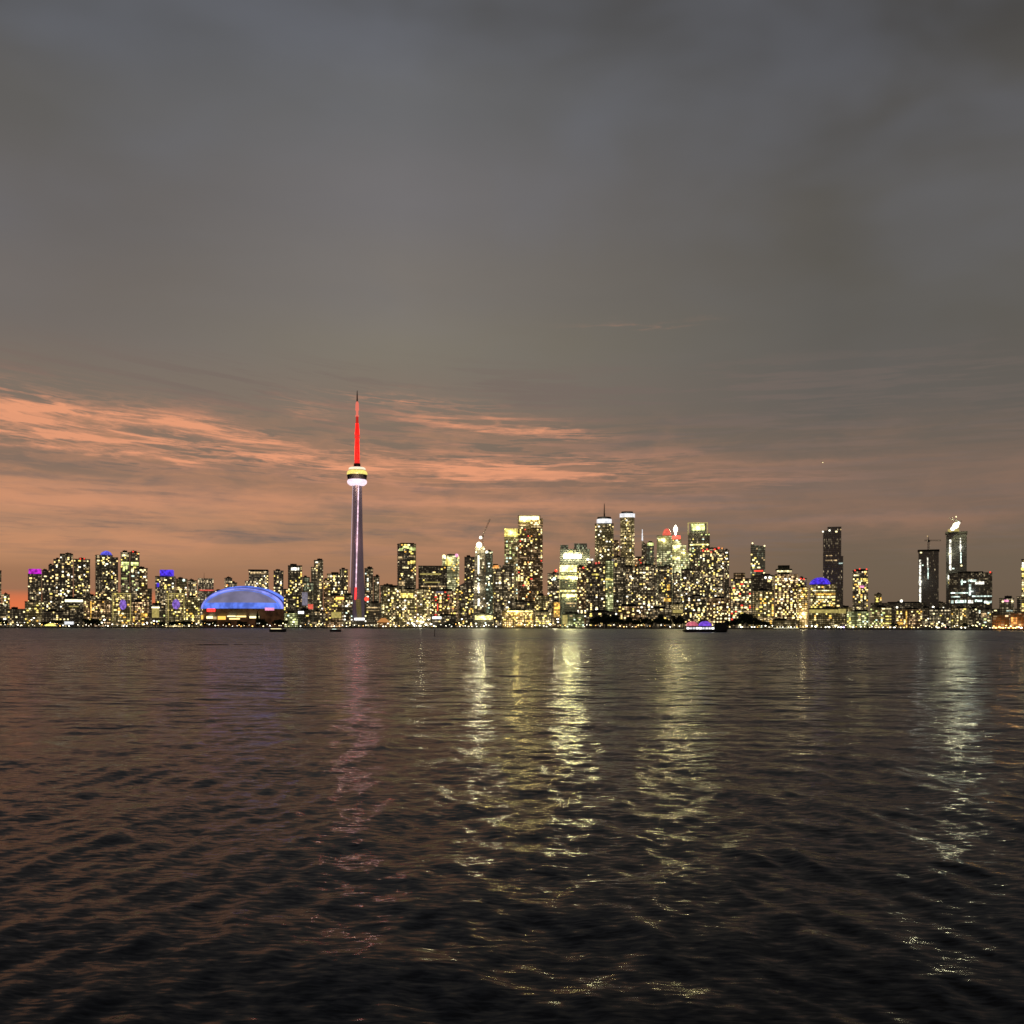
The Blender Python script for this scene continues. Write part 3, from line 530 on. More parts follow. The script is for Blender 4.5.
def build(s):
    global NWIN
    rs = random.Random(s['label'])
    D = s['yd']; d = s['d']; pc = s['pc']; k = D / F
    rot = s['rot'] if s['rot'] is not None else rs.uniform(-7, 7)
    bear = math.atan((pc - 512) / F); rz = math.radians(rot) - bear; skew = math.radians(rot)
    X, _, _ = W(pc, HZ, D)
    ctr = Vector((X * (D + d / 2) / D, D + d / 2, GZ))
    R = tag(root(s['name'], ctr, rz), s['label'], s['cat'], 'buildings along the waterfront')
    Wtot = (s['x1'] - s['x0']) * k
    shr = max(.7, (Wtot - d * abs(math.sin(skew)) * .8) / Wtot) * math.cos(bear)
    lx = lambda px: (px - pc) * k * shr
    zz = lambda py, px=pc: W(px, py, D)[2] - GZ
    CW, CH = 3.0, 3.2
    body = MB(); tinfo = []
    # tallest tier sits furthest forward unless stated
    for i, t in enumerate(s['tiers']):
        a, c, y = t[:3]; w = (c - a) * k * shr; h = zz(y); cx = (lx(a) + lx(c)) / 2
        sb = .9 * i; dd = d - 2 * sb
        top = t[3] if len(t) > 3 else None
        o1 = outline(s['shape'], w, dd, cx, 0)
        if top is not None:           # slanted roof: height of the right-hand edge
            h2 = zz(top); n = len(o1); base = len(body.v)
            hh = lambda x: h + (h2 - h) * (x - (cx - w / 2)) / w
            hm = min(h, h2) - 1
            body.prism(o1, 0, hm)
            bb = len(body.v); body.v += [(x, yy, hm + .01) for x, yy in o1] + [(x, yy, hh(x)) for x, yy in o1]
            for q in range(n):
                r_ = (q + 1) % n; body.poly((bb + q, bb + r_, bb + n + r_, bb + n + q), [(o1[q][0] + 500, hm), (o1[r_][0] + 500, hm), (o1[r_][0] + 500, hh(o1[r_][0])), (o1[q][0] + 500, hh(o1[q][0]))])
            body.poly(tuple(bb + n + q for q in range(n)))
            hl = hm
        else:
            body.prism(o1, 0, h); hl = h
            roof = MB(); roof.prism(outline(s['shape'], w, dd, cx, 0, .45), h + .01, h + 1.1)
            if s['hat'] and w > 9:
                pw = w * rs.uniform(.35, .6); ox = rs.uniform(-.15, .15) * w
                roof.prism(outline('box', pw, dd * .5, cx + ox, 0), h + 1.1, h + 1.1 + rs.uniform(2.0, 3.6))
                roof.box(cx + ox - pw * .2, cx + ox, -1, 1.4, h + 1.1, h + 5.0)
            roof.obj('roof', 'roofdark' if s['mat'] in ('dark', 'black') else 'roof', R)
        z = CH * 2
        while z < hl - 1:
            body.prism(outline(s['shape'], w, dd, cx, 0, .32), z - .17, z + .17); z += CH
        tinfo.append((a, c, y, w, cx, sb, dd, hl))
    body.obj('wall', s['mat'], R)
    # lit windows that stand out one by one
    cand = []
    for ti, (a, c, y, w, cx, sb, dd, h) in enumerate(tinfo):
        nx = int(w / CW); nz = int(h / CH)
        for j in range(1, nz):
            for i in range(nx):
                px = a + (i + .5) * CW / w * (c - a); py = HZ - ((j * CH + 1.6 + GZ) - CAMH) / k
                if any(q != ti and tinfo[q][0] - .3 < px < tinfo[q][1] + .3 and py > tinfo[q][2] - 1 and tinfo[q][5] < sb for q in range(len(tinfo))): continue
                if not (-6 < px < 1030) or hidden(px, py, D): continue
                if any(f[0] in ('band', 'crown') and f[1] - 1 < px < f[2] + 1 and f[3] - 1 < py < f[4] + 1 for f in s['feats']): continue
                cand.append((ti, i, j, nx))
    area = len(cand) * CW * CH / k / k
    n = min(100, int(area * s['dens'] * WDENS), len(cand))
    clump = {}
    def score(c_):
        key = (c_[0], c_[1] // 3, c_[2] // 4)
        if key not in clump: clump[key] = rs.random()
        return rs.random() + clump[key] * .55
    cand.sort(key=score)
    used = set(); cnt = 0
    pal = PAL[s['pal']]
    for ti, i, j, nx in cand:
        if cnt >= n: break
        if (ti, i, j) in used or (ti, i - 1, j) in used or (ti, i + 1, j) in used: continue
        used.add((ti, i, j)); cnt += 1
        a, c, y, w, cx, sb, dd, h = tinfo[ti]
        ww = rs.choice((2.2, 2.6, 3.0, 3.4, 4.6)); 
        if i == nx - 1 or i == 0: ww = min(ww, 2.6)
        wh = rs.choice((2.0, 2.3, 2.5))
        x = cx - w / 2 + (i + .5) * w / nx; r_ = 0.0
        if s['shape'] == 'round':
            ww = min(ww, 3.4); q = max(-.96, min(.96, (x - cx) / (w / 2))); yy = -dd / 2 * math.sqrt(1 - q * q); r_ = math.atan2(q * dd / 2, math.sqrt(1 - q * q) * w / 2)
        elif s['shape'] == 'cham':
            cc = min(w, dd) * .18; ov = max(0, abs(x - cx) - (w / 2 - cc)); yy = -dd / 2 + ov; r_ = math.copysign(PI / 4, x - cx) if ov > 0 else 0
            if ov > 0: ww = min(ww, 2.6)
        else: yy = -dd / 2
        link('window', winmesh(ww, wh, rs.choice(pal)), R, (x, yy - .16, j * CH + .55), r_)
    NWIN += cnt
    for f in s['feats']:
        kd = f[0]
        if kd == 'band' or kd == 'sign':    # box fixed to the front
            _, a, c, y0, y1, m = f[:6]
            if kd == 'band' and 'b' + m in MATS: m = 'b' + m
            bx = MB(); z1, z0 = zz(y0), zz(y1)
            bx.box(lx(a), lx(c), -d / 2 - 1.0, -d / 2 + .6, z0, z1); bx.obj('sign' if kd == 'sign' else 'lit_band', m, R)
        elif kd == 'crown':
            _, a, c, y0, y1, m = f[:6]
            if 'b' + m in MATS: m = 'b' + m
            bx = MB(); w = lx(c) - lx(a)
            bx.prism(outline(s['shape'], w, min(d, w) if s['shape'] != 'box' else d * (w / max(1, Wtot * shr)), (lx(a) + lx(c)) / 2, 0, .7), zz(y1), zz(y0)); bx.obj('crown', m, R)
        elif kd == 'dome':
            _, a, c, y0, y1, m = f[:6]
            r = (lx(c) - lx(a)) / 2; h = zz(y0) - zz(y1); bx = MB()
            bx.lathe([(r * math.cos(t * PI / 14), zz(y1) + h * math.sin(t * PI / 14)) for t in range(7)] + [(.05, zz(y0))], 20, (lx(a) + lx(c)) / 2, 0)
            bx.obj('roof_dome', m, R)
        elif kd == 'pent':
            _, a, c, y0, m = f[:5]
            t0 = min((t for t in tinfo if t[0] - 1 <= (a + c) / 2 <= t[1] + 1), key=lambda t: t[2], default=tinfo[0])
            bx = MB(); w = lx(c) - lx(a); hb = t0[7] + (1.1 if t0 else 0)
            bx.prism(outline('box', w, min(d * .8, w * 1.2), (lx(a) + lx(c)) / 2, 0), hb - 1.0, zz(y0)); bx.obj('penthouse', m, R)
        elif kd == 'ant':
            _, a, y0, y1, w, m = f[:6]
            bx = MB(); bx.bar((lx(a), 0, zz(y1)), (lx(a), 0, zz(y0)), w * k / 2, w * k / 6, 8); bx.obj('antenna', m, R)
        elif kd == 'light':
            _, a, y, r, m = f[:5]
            bx = MB(); rr = r * k
            bx.lathe([(.05, -rr), (rr * .7, -rr * .7), (rr, 0), (rr * .7, rr * .7), (.05, rr)], 10)
            o = bx.obj('roof_light', m, R); o.location = (lx(a), -d / 2 - .8 - rr * .3, zz(y))
        elif kd == 'flame':
            _, a, y0, y1, r, m = f[:6]
            bx = MB(); rr = r * k; H = zz(y0) - zz(y1)
            bx.lathe([(rr * .35, 0), (rr * .5, H * .2), (rr, H * .5), (rr * .7, H * .75), (.05, H)], 12)
            o = bx.obj('beacon', m, R); o.location = (lx(a), 0, zz(y1))
        elif kd == 'frame':                 # glowing outline on the front
            _, a, c, y0, y1, m = f[:6]; t = .75 * k; z0, z1 = zz(y1), zz(y0); bx = MB(); yf = -d / 2
            bx.box(lx(a), lx(a) + t, yf - 1.2, yf + .2, z0, z1 - t); bx.box(lx(c) - t, lx(c), yf - 1.2, yf + .2, z0, z1 - t); bx.box(lx(a), lx(c), yf - 1.2, yf + .2, z1 - t, z1)
            n_ = max(2, int((c - a) / 3.2))
            for q in range(1, n_):
                xx = lx(a) + (lx(c) - lx(a)) * q / n_; bx.box(xx - t * .3, xx + t * .3, yf - 1.1, yf + .2, z1 - t - (z1 - z0) * .22, z1 - t)
            bx.obj('lit_frame', m, R)
        elif kd == 'disc':
            _, a, y, rx, ry, m = f[:6]; bx = MB()
            n_ = 20; kk = len(bx.v)
            for yy in (-d / 2 - 1.0, -d / 2 + .2):
                for q in range(n_): bx.v.append((lx(a) + rx * k * math.cos(2 * PI * q / n_), yy, zz(y) + ry * k * math.sin(2 * PI * q / n_)))
            bx.poly(tuple(range(n_))); bx.poly(tuple(range(2 * n_ - 1, n_ - 1, -1)))
            for q in range(n_): bx.poly((q, q + n_, (q + 1) % n_ + n_, (q + 1) % n_))
            bx.obj('lit_disc', m, R)
        elif kd == 'gable':
            _, a, c, y0, y1, m = f[:6]; bx = MB(); z1, z0 = zz(y0), zz(y1); m_ = (lx(a) + lx(c)) / 2
            bx.v = [(lx(a), -d / 2 - 1, z0), (lx(c), -d / 2 - 1, z0), (m_, -d / 2 - 1, z1), (lx(a), d / 2, z0), (lx(c), d / 2, z0), (m_, d / 2, z1)]
            for q in ((0, 1, 2), (5, 4, 3), (0, 2, 5, 3), (1, 4, 5, 2), (0, 3, 4, 1)): bx.poly(q)
            bx.obj('roof', m, R)
    return R
WDENS = .72; STREAKK = 1.05
CENTRE = []
for s_ in SPECS:
    build(s_)
print('windows', NWIN, 'buildings', len(SPECS), 'max depth', max(s['yd'] for s in SPECS))

# ------------------------------------------------------------------ ground, quay, lake
def kindof(o, k): o['kind'] = k; return o
def shore_pts():
    pts = []
    for px in (-600, -100, 0, 560, 800, 1024, 1130, 1400):
        D = shore(min(px, 1130)); pts.append(((px - 512) / F * D, D))
    return pts
SP = shore_pts()
g = MB(); n_ = len(SP)
g.v = [(-6500, SP[0][1], GZ)] + [(x, y, GZ) for x, y in SP] + [(6500, SP[-1][1], GZ), (6500, 9000, GZ), (-6500, 9000, GZ)]
g.poly(tuple(range(len(g.v))))
plain('ground', (.045, .045, .043), .9, nscale=.02)
kindof(g.obj('ground', 'ground'), 'structure')
q = MB()
for (xa, ya), (xb, yb) in zip([(-6500, SP[0][1])] + SP, SP + [(6500, SP[-1][1])]):
    k_ = len(q.v); q.v += [(xa, ya, -2), (xb, yb, -2), (xb, yb, GZ + .25), (xa, ya, GZ + .25), (xa, ya + .8, GZ + .25), (xb, yb + .8, GZ + .25), (xb, yb + .8, GZ - .3), (xa, ya + .8, GZ - .3)]
    q.poly((k_, k_ + 1, k_ + 2, k_ + 3)); q.poly((k_ + 3, k_ + 2, k_ + 5, k_ + 4)); q.poly((k_ + 4, k_ + 5, k_ + 6, k_ + 7))
tag(q.obj('quay_wall', 'concrete'), 'long low concrete quay wall along the far city shore', 'quay wall')

def water():
    rng = np.random.default_rng(5)
    r = [2.0]
    while r[-1] < 2600:
        x = r[-1]; r.append(x * (1 + (.0054 if x < 1300 else .014)))
    r = np.array([0.4, 1.0] + r + [3600, 6000, 12000, 30000])
    a = np.concatenate([np.linspace(-34, 34, 780), np.linspace(34, 326, 160)[1:]])
    a = np.radians(a); na = len(a); nr = len(r)
    A, Rr = np.meshgrid(a, r)
    X = Rr * np.sin(A); Y = Rr * np.cos(A)
    sp = Rr * .0062
    Z = np.zeros_like(X); DX = np.zeros_like(X); DY = np.zeros_like(X)
    lam = np.exp(rng.uniform(np.log(.45), np.log(13.0), 84))
    for i, l in enumerate(lam):
        th = math.radians(rng.normal(187, 33)); k = 2 * PI / l
        # slope spectrum, largest for waves of a metre or four
        s = .036 * math.exp(-((math.log(l / 1.25)) / 1.05) ** 2) * rng.uniform(.5, 1.5) * WAVE; s += .013 * math.exp(-((math.log(l / 7.0)) / .5) ** 2)
        amp = s / k
        fade = np.clip((l / sp - 1.5) / 4.5, 0, 1)
        ph = rng.uniform(0, 6.28)
        # slow modulation in groups, so that the trains are short crested
        mod = .55 + .45 * np.sin((X * math.cos(th + 1.3) + Y * math.sin(th + 1.3)) * k / rng.uniform(4, 7) + rng.uniform(0, 6.28)) + .0
        t = k * (X * math.cos(th) + Y * math.sin(th)) + ph
        w = amp * fade * mod
        Z += w * np.sin(t); DX += w * .75 * math.cos(th) * np.cos(t); DY += w * .75 * math.sin(th) * np.cos(t)
    gust = .75 + .35 * np.sin(X * .021 + 1.0 + .8 * np.sin(Y * .013)) * np.sin(Y * .034 + .5 * np.sin(X * .03))
    Z *= gust; X2 = X + DX * gust; Y2 = Y + DY * gust
    co = np.stack([X2, Y2, Z], -1).reshape(-1, 3).astype(np.float32)
    ii = np.arange(nr - 1)[:, None] * na; jj = np.arange(na)[None, :]; j2 = (jj + 1) % na
    q = np.stack([ii + jj, ii + j2, ii + na + j2, ii + na + jj], -1).reshape(-1, 4)
    cap = np.arange(na)
    nf = len(q)
    me = bpy.data.meshes.new('water')
    me.vertices.add(len(co)); me.vertices.foreach_set('co', co.ravel())
    me.loops.add(nf * 4 + na); me.loops.foreach_set('vertex_index', np.concatenate([q.ravel(), cap[::-1]]).astype(np.int32))
    me.polygons.add(nf + 1)
    me.polygons.foreach_set('loop_start', np.arange(nf + 1, dtype=np.int32) * 4)
    me.polygons.foreach_set('use_smooth', np.ones(nf + 1, bool))
    me.update(calc_edges=True); me.validate()
    o = bpy.data.objects.new('water', me); COL.objects.link(o); o['kind'] = 'structure'
    m = bpy.data.materials.new('lake_water'); m.use_nodes = True; nt = m.node_tree; p = nt.nodes['Principled BSDF']
    p.inputs['Base Color'].default_value = (.006, .006, .005, 1)
    p.inputs['Roughness'].default_value = .10; p.inputs['IOR'].default_value = 1.333
    ge = nt.nodes.new('ShaderNodeNewGeometry')
    s = nt.nodes.new('ShaderNodeSeparateXYZ'); nt.links.new(ge.outputs['Position'], s.inputs[0])
    x, y = E(nt, s.outputs[0]), E(nt, s.outputs[1])
    dist = (x * x + y * y).pw(.5)
    acc = None
    # ripples too small for the mesh, as tilts of the surface: (size across x, size across y, strength, fades in with distance)
    far = dist.step(15, 130); vfar = dist.step(120, 600)
    for sx, sy, st, ff in ((2.4, 7.0, .20, None), (1.1, 3.2, .22, None), (.4, 1.1, .32, far), (.13, .55, .46, far), (.05, .12, .46, vfar)):
        c = noise(nt, vec(nt, x * sx, y * sy + x * sx * .15, 3.0), 1, 2, .55, .5, color=True)
        v1 = nt.nodes.new('ShaderNodeVectorMath'); v1.operation = 'SUBTRACT'; nt.links.new(c, v1.inputs[0]); v1.inputs[1].default_value = (.5, .5, .5)
        v2 = nt.nodes.new('ShaderNodeVectorMath'); v2.operation = 'MULTIPLY'; nt.links.new(v1.outputs[0], v2.inputs[0]); v2.inputs[1].default_value = (st * 1.35 * RIP, st * 1.5 * RIP, 0)
        o2 = v2.outputs[0]
        if ff is not None:
            v3 = nt.nodes.new('ShaderNodeVectorMath'); v3.operation = 'SCALE'; nt.links.new(o2, v3.inputs[0]); nt.links.new(ff.s, v3.inputs[3]); o2 = v3.outputs[0]
        if acc is None: acc = o2
        else:
            v4 = nt.nodes.new('ShaderNodeVectorMath'); v4.operation = 'ADD'; nt.links.new(acc, v4.inputs[0]); nt.links.new(o2, v4.inputs[1]); acc = v4.outputs[0]
    v5 = nt.nodes.new('ShaderNodeVectorMath'); v5.operation = 'ADD'; nt.links.new(ge.outputs['Normal'], v5.inputs[0]); nt.links.new(acc, v5.inputs[1])
    v6 = nt.nodes.new('ShaderNodeVectorMath'); v6.operation = 'NORMALIZE'; nt.links.new(v5.outputs[0], v6.inputs[0])
    gl = nt.nodes.new('ShaderNodeBsdfGlossy'); gl.distribution = 'GGX'; gl.inputs['Color'].default_value = (.55, .575, .62, 1)
    nt.links.new(v6.outputs[0], gl.inputs['Normal']); nt.links.new((vfar * .13 + far * .03 + .12).s, gl.inputs['Roughness'])
    fr = nt.nodes.new('ShaderNodeFresnel'); fr.inputs['IOR'].default_value = 1.2; nt.links.new(v6.outputs[0], fr.inputs['Normal'])
    df = nt.nodes.new('ShaderNodeBsdfDiffuse'); df.inputs['Color'].default_value = (.008, .007, .006, 1)
    mx = nt.nodes.new('ShaderNodeMixShader'); nt.links.new(fr.outputs[0], mx.inputs[0]); nt.links.new(df.outputs[0], mx.inputs[1]); nt.links.new(gl.outputs[0], mx.inputs[2])
    nt.links.new(mx.outputs[0], nt.nodes['Material Output'].inputs[0]); nt.nodes.remove(p)
    me.materials.append(m)
WAVE = .8; RIP = 1.0
water()

# ------------------------------------------------------------------ telecom tower
def telecom():
    D = 2390.0; pc = 356.9; k = D / F
    X, _, _ = W(pc, HZ, D)
    R = tag(root('communications_tower', (X, D, GZ)), 'very tall slender concrete tower with red lit mast and glowing round pod', 'tower')
    z = lambda py: W(pc, py, D)[2] - GZ
    def yshape(core, wing, t, rot):
        pts = []
        for i in range(3):
            a = rot + i * 2 * PI / 3
            for off, rr in ((-1, wing), (1, wing)):
                pts.append((rr * math.cos(a) - off * -t * math.sin(a) * 1.0, rr * math.sin(a) + off * -t * math.cos(a) * -1.0))
            b_ = a + PI / 3; 
            for dd in (-.35, .35): pts.append((core * math.cos(b_ + dd), core * math.sin(b_ + dd)))
        return pts
    m = MB(); ys = [(626.5, 10.2), (612, 8.8), (596, 7.6), (575, 6.5), (550, 5.8), (525, 5.2), (500, 4.8), (480, 4.6)]
    rot = math.radians(-90)
    rings = [(z(y), yshape(w * k * .62, w * k, w * k * .2, rot)) for y, w in ys]
    for (z0, p0), (z1, p1) in zip(rings, rings[1:]): m.prism(p0, max(0, z0), z1, p1, cap=False)
    glow('tower_concrete_glow', (.52, .34, .58), .062, vary=.15, vscale=.03); MATS['tower_concrete_glow'].node_tree.nodes['Principled BSDF'].inputs['Base Color'].default_value = (.2, .19, .19, 1)  # purple light washing the concrete is put into its own emission
    m.obj('shaft', 'tower_concrete_glow', R)
    # strings of lamps up the two recesses that face the lake
    glow('led_pink', (1, .66, .8), 1.25, vary=.35, vscale=.1); glow('led_dim', (.85, .62, .7), .5); glow('led_red', (1, .03, .03), 2.4); glow('olive_wash', (.5, .38, .12), .2)
    def strip(name, xs, y0, y1, w, mat):
        s = MB()
        for i in range(10):
            f0, f1 = i / 10, (i + 1) / 10
            ya, yb = y0 + (y1 - y0) * f0, y0 + (y1 - y0) * f1
            xa, xb = xs[0] + (xs[1] - xs[0]) * f0, xs[0] + (xs[1] - xs[0]) * f1
            dep = lambda y: -np.interp(-y, [-q_[0] for q_ in ys], [q_[1] for q_ in ys]) * k * .98 - 1.0
            s.bar(((xa - pc) * k, dep(ya), z(ya)), ((xb - pc) * k, dep(yb), z(yb)), w * k / 2, None, 6)
        s.obj(name, mat, R)
    strip('light_strip', (359.1, 357.0), 486, 588, 1.05, 'led_pink')
    strip('light_strip', (353.4, 351.2), 486, 588, .8, 'led_dim')
    strip('light_strip', (356.9, 356.5), 588, 600, 1.6, 'led_red')
    strip('base_wash', (359.2, 361), 600, 619, 5, 'olive_wash')  # glowing bar standing in for olive light falling on the shaft's foot
    # pod
    def ring(name, mat, prof):
        s = MB(); s.lathe([(r_ * k, z(y)) for r_, y in prof], 40); return s.obj(name, mat, R)
    glow('pod_white', (1, .78, .88), 1.15, True, .15, .2); glow('pod_yellow', (1, .82, .2), 1.0, True, .3, .3); glow('pod_cream', (1, .85, .62), 1.1)
    ring('radome', 'pod_white', [(4.4, 486), (7.5, 485.6), (9.4, 484), (9.9, 482), (9.2, 480.4), (7.5, 480)])
    ring('pod', 'roofdark', [(7.5, 480), (9.4, 479.4), (9.9, 476), (9.9, 475.4)])
    ring('pod_deck', 'pod_yellow', [(9.9, 475.4), (10.2, 474), (9.8, 472.4), (8.2, 471)])
    ring('pod_deck', 'pod_cream', [(8.4, 470.6), (8.2, 468.6), (7.2, 468)])
    ring('pod_roof', 'roofdark', [(8.2, 471), (8.5, 470.8), (8.4, 470.6)])
    ring('pod_roof', 'roofdark', [(7.2, 468), (6.0, 467.6), (3.4, 466.8), (3.2, 464)])
    # mast
    glow('mast_glow_red', (1, .005, .003), 2.6, True, .45, .12); glow('mast_glow_dark', (1, .03, .02), .5); glow('mast_glow_pale', (1, .22, .15), .8); glow('mast_glow_deep', (.8, .02, .015), 1.1)  # red floodlighting put into the mast's own emission
    def seg(name, mat, prof, n=6):
        s = MB(); s.lathe([(r_ * k, z(y)) for r_, y in prof], n, smooth=False); return s.obj(name, mat, R)
    seg('mast_base', 'mast_glow_deep', [(2.9, 467), (2.6, 460)])
    seg('mast', 'mast_glow_red', [(2.6, 460), (2.0, 439)])
    seg('mast_platform', 'mast_glow_deep', [(2.9, 438.4), (2.9, 437.4), (2.2, 437), (2.2, 436), (2.8, 435.6), (2.8, 435)])
    seg('mast', 'mast_glow_red', [(2.3, 435), (1.7, 424)])
    seg('mast', 'mast_glow_dark', [(1.5, 424), (1.3, 417)])
    seg('mast_platform', 'mast_glow_pale', [(2.0, 417), (1.9, 415.6), (1.2, 415.4), (1.2, 411), (1.9, 410.8), (1.6, 404), (.9, 402)])
    plain('mast_tip', (.09, .015, .012), .6)
    seg('mast_tip', 'mast_tip', [(.75, 402), (.6, 396), (.3, 391)])
    # entrance building
    s = MB(); s.box(-9 * k, 14 * k, -14 * k * .8 - 4, -9 * k, 0, z(621.4)); s.obj('entrance_hall', 'grey', R)
    s = MB(); s.box(-.5 * k, 13.6 * k, -14 * k * .8 - 5.2, -14 * k * .8 - 4.1, z(620.6), z(618.4)); s.obj('lit_band', 'e_white', R)
telecom()

# ------------------------------------------------------------------ stadium
def stadium():
    D = 2010.0; pc = 247.0; k = D / F; rad = 42 * k; X = (pc - 512) / F * (D + rad)
    R = tag(root('stadium', (X, D + rad, GZ)), 'domed stadium glowing blue under its white arched roof', 'stadium')
    kk = (D + rad) / F
    z = lambda py: W(pc, py, D + rad * .6)[2] - GZ
    kk = (D + rad * .6) / F
    z0 = z(609.5); H = z(586.3) - z0; rx = 43.5 * kk; ry = rad * .95
    plain('dome_skin', (.5, .5, .55), .6)
    glow('dome_glow_grey', (.44, .4, .62), .42, vary=.2, vscale=.02); glow('dome_glow_blue', (.14, .25, 1), .85, vary=.35, vscale=.05); glow('dome_glow_deep', (.3, .33, 1), .95, vary=.3, vscale=.05); glow('dome_glow_rib', (.08, .09, .6), .3)  # floodlight on the roof is put into the emission of its pieces
    def shell(sc, t0, t1, a0, a1, nt_=12, na_=36, th=3.0):
        """patch of the ellipsoid between elevations t and azimuths a, with thickness"""
        s = MB()
        for lay in (0, 1):
            for i in range(nt_ + 1):
                t = t0 + (t1 - t0) * i / nt_
                for j in range(na_ + 1):
                    a = a0 + (a1 - a0) * j / na_; q = sc - lay * .03
                    s.v.append((rx * q * math.cos(t) * math.cos(a), ry * q * math.cos(t) * math.sin(a), z0 + H * q * math.sin(t)))
        w_ = na_ + 1; off = (nt_ + 1) * w_
        for i in range(nt_):
            for j in range(na_):
                c = i * w_ + j; s.poly((c, c + 1, c + w_ + 1, c + w_), None, True); s.poly((off + c + w_, off + c + w_ + 1, off + c + 1, off + c), None, True)
        for j in range(na_):
            s.poly((off + j, off + j + 1, j + 1, j)); c = nt_ * w_ + j; s.poly((c, c + 1, off + c + 1, off + c))
        for i in range(nt_):
            c = i * w_; s.poly((c, c + w_, off + c + w_, off + c)); c += na_; s.poly((off + c, off + c + w_, c + w_, c))
        return s
    shell(.965, 0, PI / 2 * .999, 0, 2 * PI, 14, 64).obj('roof_panel', 'dome_glow_grey', R)
    # lower ring of panels, blue floodlight put into their emission
    shell(0.985, 0, .26, 0, 2 * PI, 4, 64).obj('lower_panel', 'dome_glow_blue', R)
    # arches over the whole span, the front ones stepping down like nested vaults
    def arch(sx, sz, y, wd, th, mat, name):
        s = MB(); n = 40; t_ = []
        for i in range(n + 1):
            a = PI * i / n
            t_.append((math.cos(a), math.sin(a)))
        kq = len(s.v)
        for c_, s_ in t_:
            for dr, dy in ((0, -wd / 2), (th, -wd / 2), (th, wd / 2), (0, wd / 2)):
                s.v.append(((rx * sx - dr) * c_, y + dy, z0 + (H * sz - dr) * s_))
        for i in range(n):
            for q_ in range(4):
                a_ = i * 4 + q_; b_ = i * 4 + (q_ + 1) % 4; s.poly((a_, b_, b_ + 4, a_ + 4), None, True)
        s.poly((3, 2, 1, 0)); s.poly(tuple(n * 4 + q_ for q_ in range(4)))
        return s.obj(name, mat, R)
    arch(1.0, 1.0, -ry * .12, 16, 5.2, 'dome_glow_blue', 'roof_arch')
    arch(.96, .93, -ry * .34, 12, 1.6, 'dome_glow_rib', 'roof_rib')
    arch(.945, .90, -ry * .40, 12, 4.2, 'dome_glow_deep', 'roof_arch')
    arch(.88, .80, -ry * .52, 10, 1.3, 'dome_glow_blue', 'roof_rib')
    # drum
    dr = MB(); zt = z0
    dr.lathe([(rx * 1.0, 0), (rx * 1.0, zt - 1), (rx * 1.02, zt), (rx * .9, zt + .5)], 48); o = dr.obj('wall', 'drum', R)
    o.scale = (1, ry / rx, 1)
    yf = -ry * 1.0
    def panel(a, c, y0, y1, mat, name):
        s = MB(); xm = ((a + c) / 2 - pc) * kk; q = max(-.95, min(.95, xm / rx)); yy = -ry * math.sqrt(1 - q * q)
        s.box(-(c - a) / 2 * kk, (c - a) / 2 * kk, -2.6, 1.5, z(y1), z(y0)); o = s.obj(name, mat, R); o.location = (xm, yy, 0); o.rotation_euler = (0, 0, math.atan2(q * ry, math.sqrt(1 - q * q) * rx) * 1.0)
    for a, c, y0, y1, m_ in ((214.4, 225, 609.6, 612.6, 'e_red'), (272, 281, 608.6, 611.2, 'e_pink'), (203, 208, 616, 620, 'w_gold'), (214, 222, 617, 619.4, 'w_cream'), (228, 236, 617, 620.4, 'w_gold'), (238, 246, 616.6, 617.6, 'w_cream'),
                            (240, 250, 619, 620.2, 'w_warm'), (247, 256, 616.6, 618, 'w_warm'), (259, 268, 617, 619, 'w_cream'), (222.6, 226, 617.4, 620, 'w_dim')):
        panel(a, c, y0, y1, m_, 'sign' if m_ in ('e_red', 'e_pink') else 'window')
glow('drum', (1, .42, .18), .035, vary=.5, vscale=.06)  # orange floodlight on the stadium wall, put into its emission
wallmat('stadium_wall', (.2, .12, .07), (.08, .05, .03), .8, 1.0, (1, .5, .17), dusk_glow=.22, cw=6, ch=4, wmask=(.03, .97, .1, .95))
stadium()

# ------------------------------------------------------------------ cranes, work lights
def truss(s, a, b_, w, n):
    a = Vector(a); b_ = Vector(b_); d = (b_ - a); q = d.to_track_quat('Z', 'Y')
    cs = [q @ Vector((sx * w / 2, sy * w / 2, 0)) for sx, sy in ((-1, -1), (1, -1), (1, 1), (-1, 1))]
    for c in cs: s.bar(a + c, b_ + c, w * .09, n=4)
    for i in range(n):
        p0 = a + d * (i / n); p1 = a + d * ((i + 1) / n)
        for j in range(4): s.bar(p0 + cs[j], p1 + cs[(j + 1) % 4], w * .06, n=4)
def spec_of(sub): return next(s for s in SPECS if s['label'].startswith(sub))
def crane(sub, px, ybase, ytop, jibs, label, sheer=0):
    s_ = spec_of(sub); D = s_['yd'] + s_['d'] / 2; k = D / F
    X, _, zb = W(px, ybase, D); _, _, zt = W(px, ytop, D)
    R = tag(root('tower_crane', (X, D, zb)), label, 'crane', 'construction cranes on unfinished towers')
    m = MB(); truss(m, (0, 0, -2), (0, 0, zt - zb), 2.6, max(3, int((zt - zb) / 4))); m.obj('mast', 'metal', R)
    for i, (dx, dy) in enumerate(jibs):
        m = MB(); truss(m, (0, 0, zt - zb), (dx * k, 0, zt - zb - dy * k), 2.0, max(3, int(abs(dx) * k / 5) + 2)); m.obj('jib' if i == 0 else 'counter_jib', 'metal', R)
    m = MB(); m.box(-2, 2, -3.4, -1.4, zt - zb - 3, zt - zb); m.obj('cab', 'roof', R)
    return R, zt - zb, k
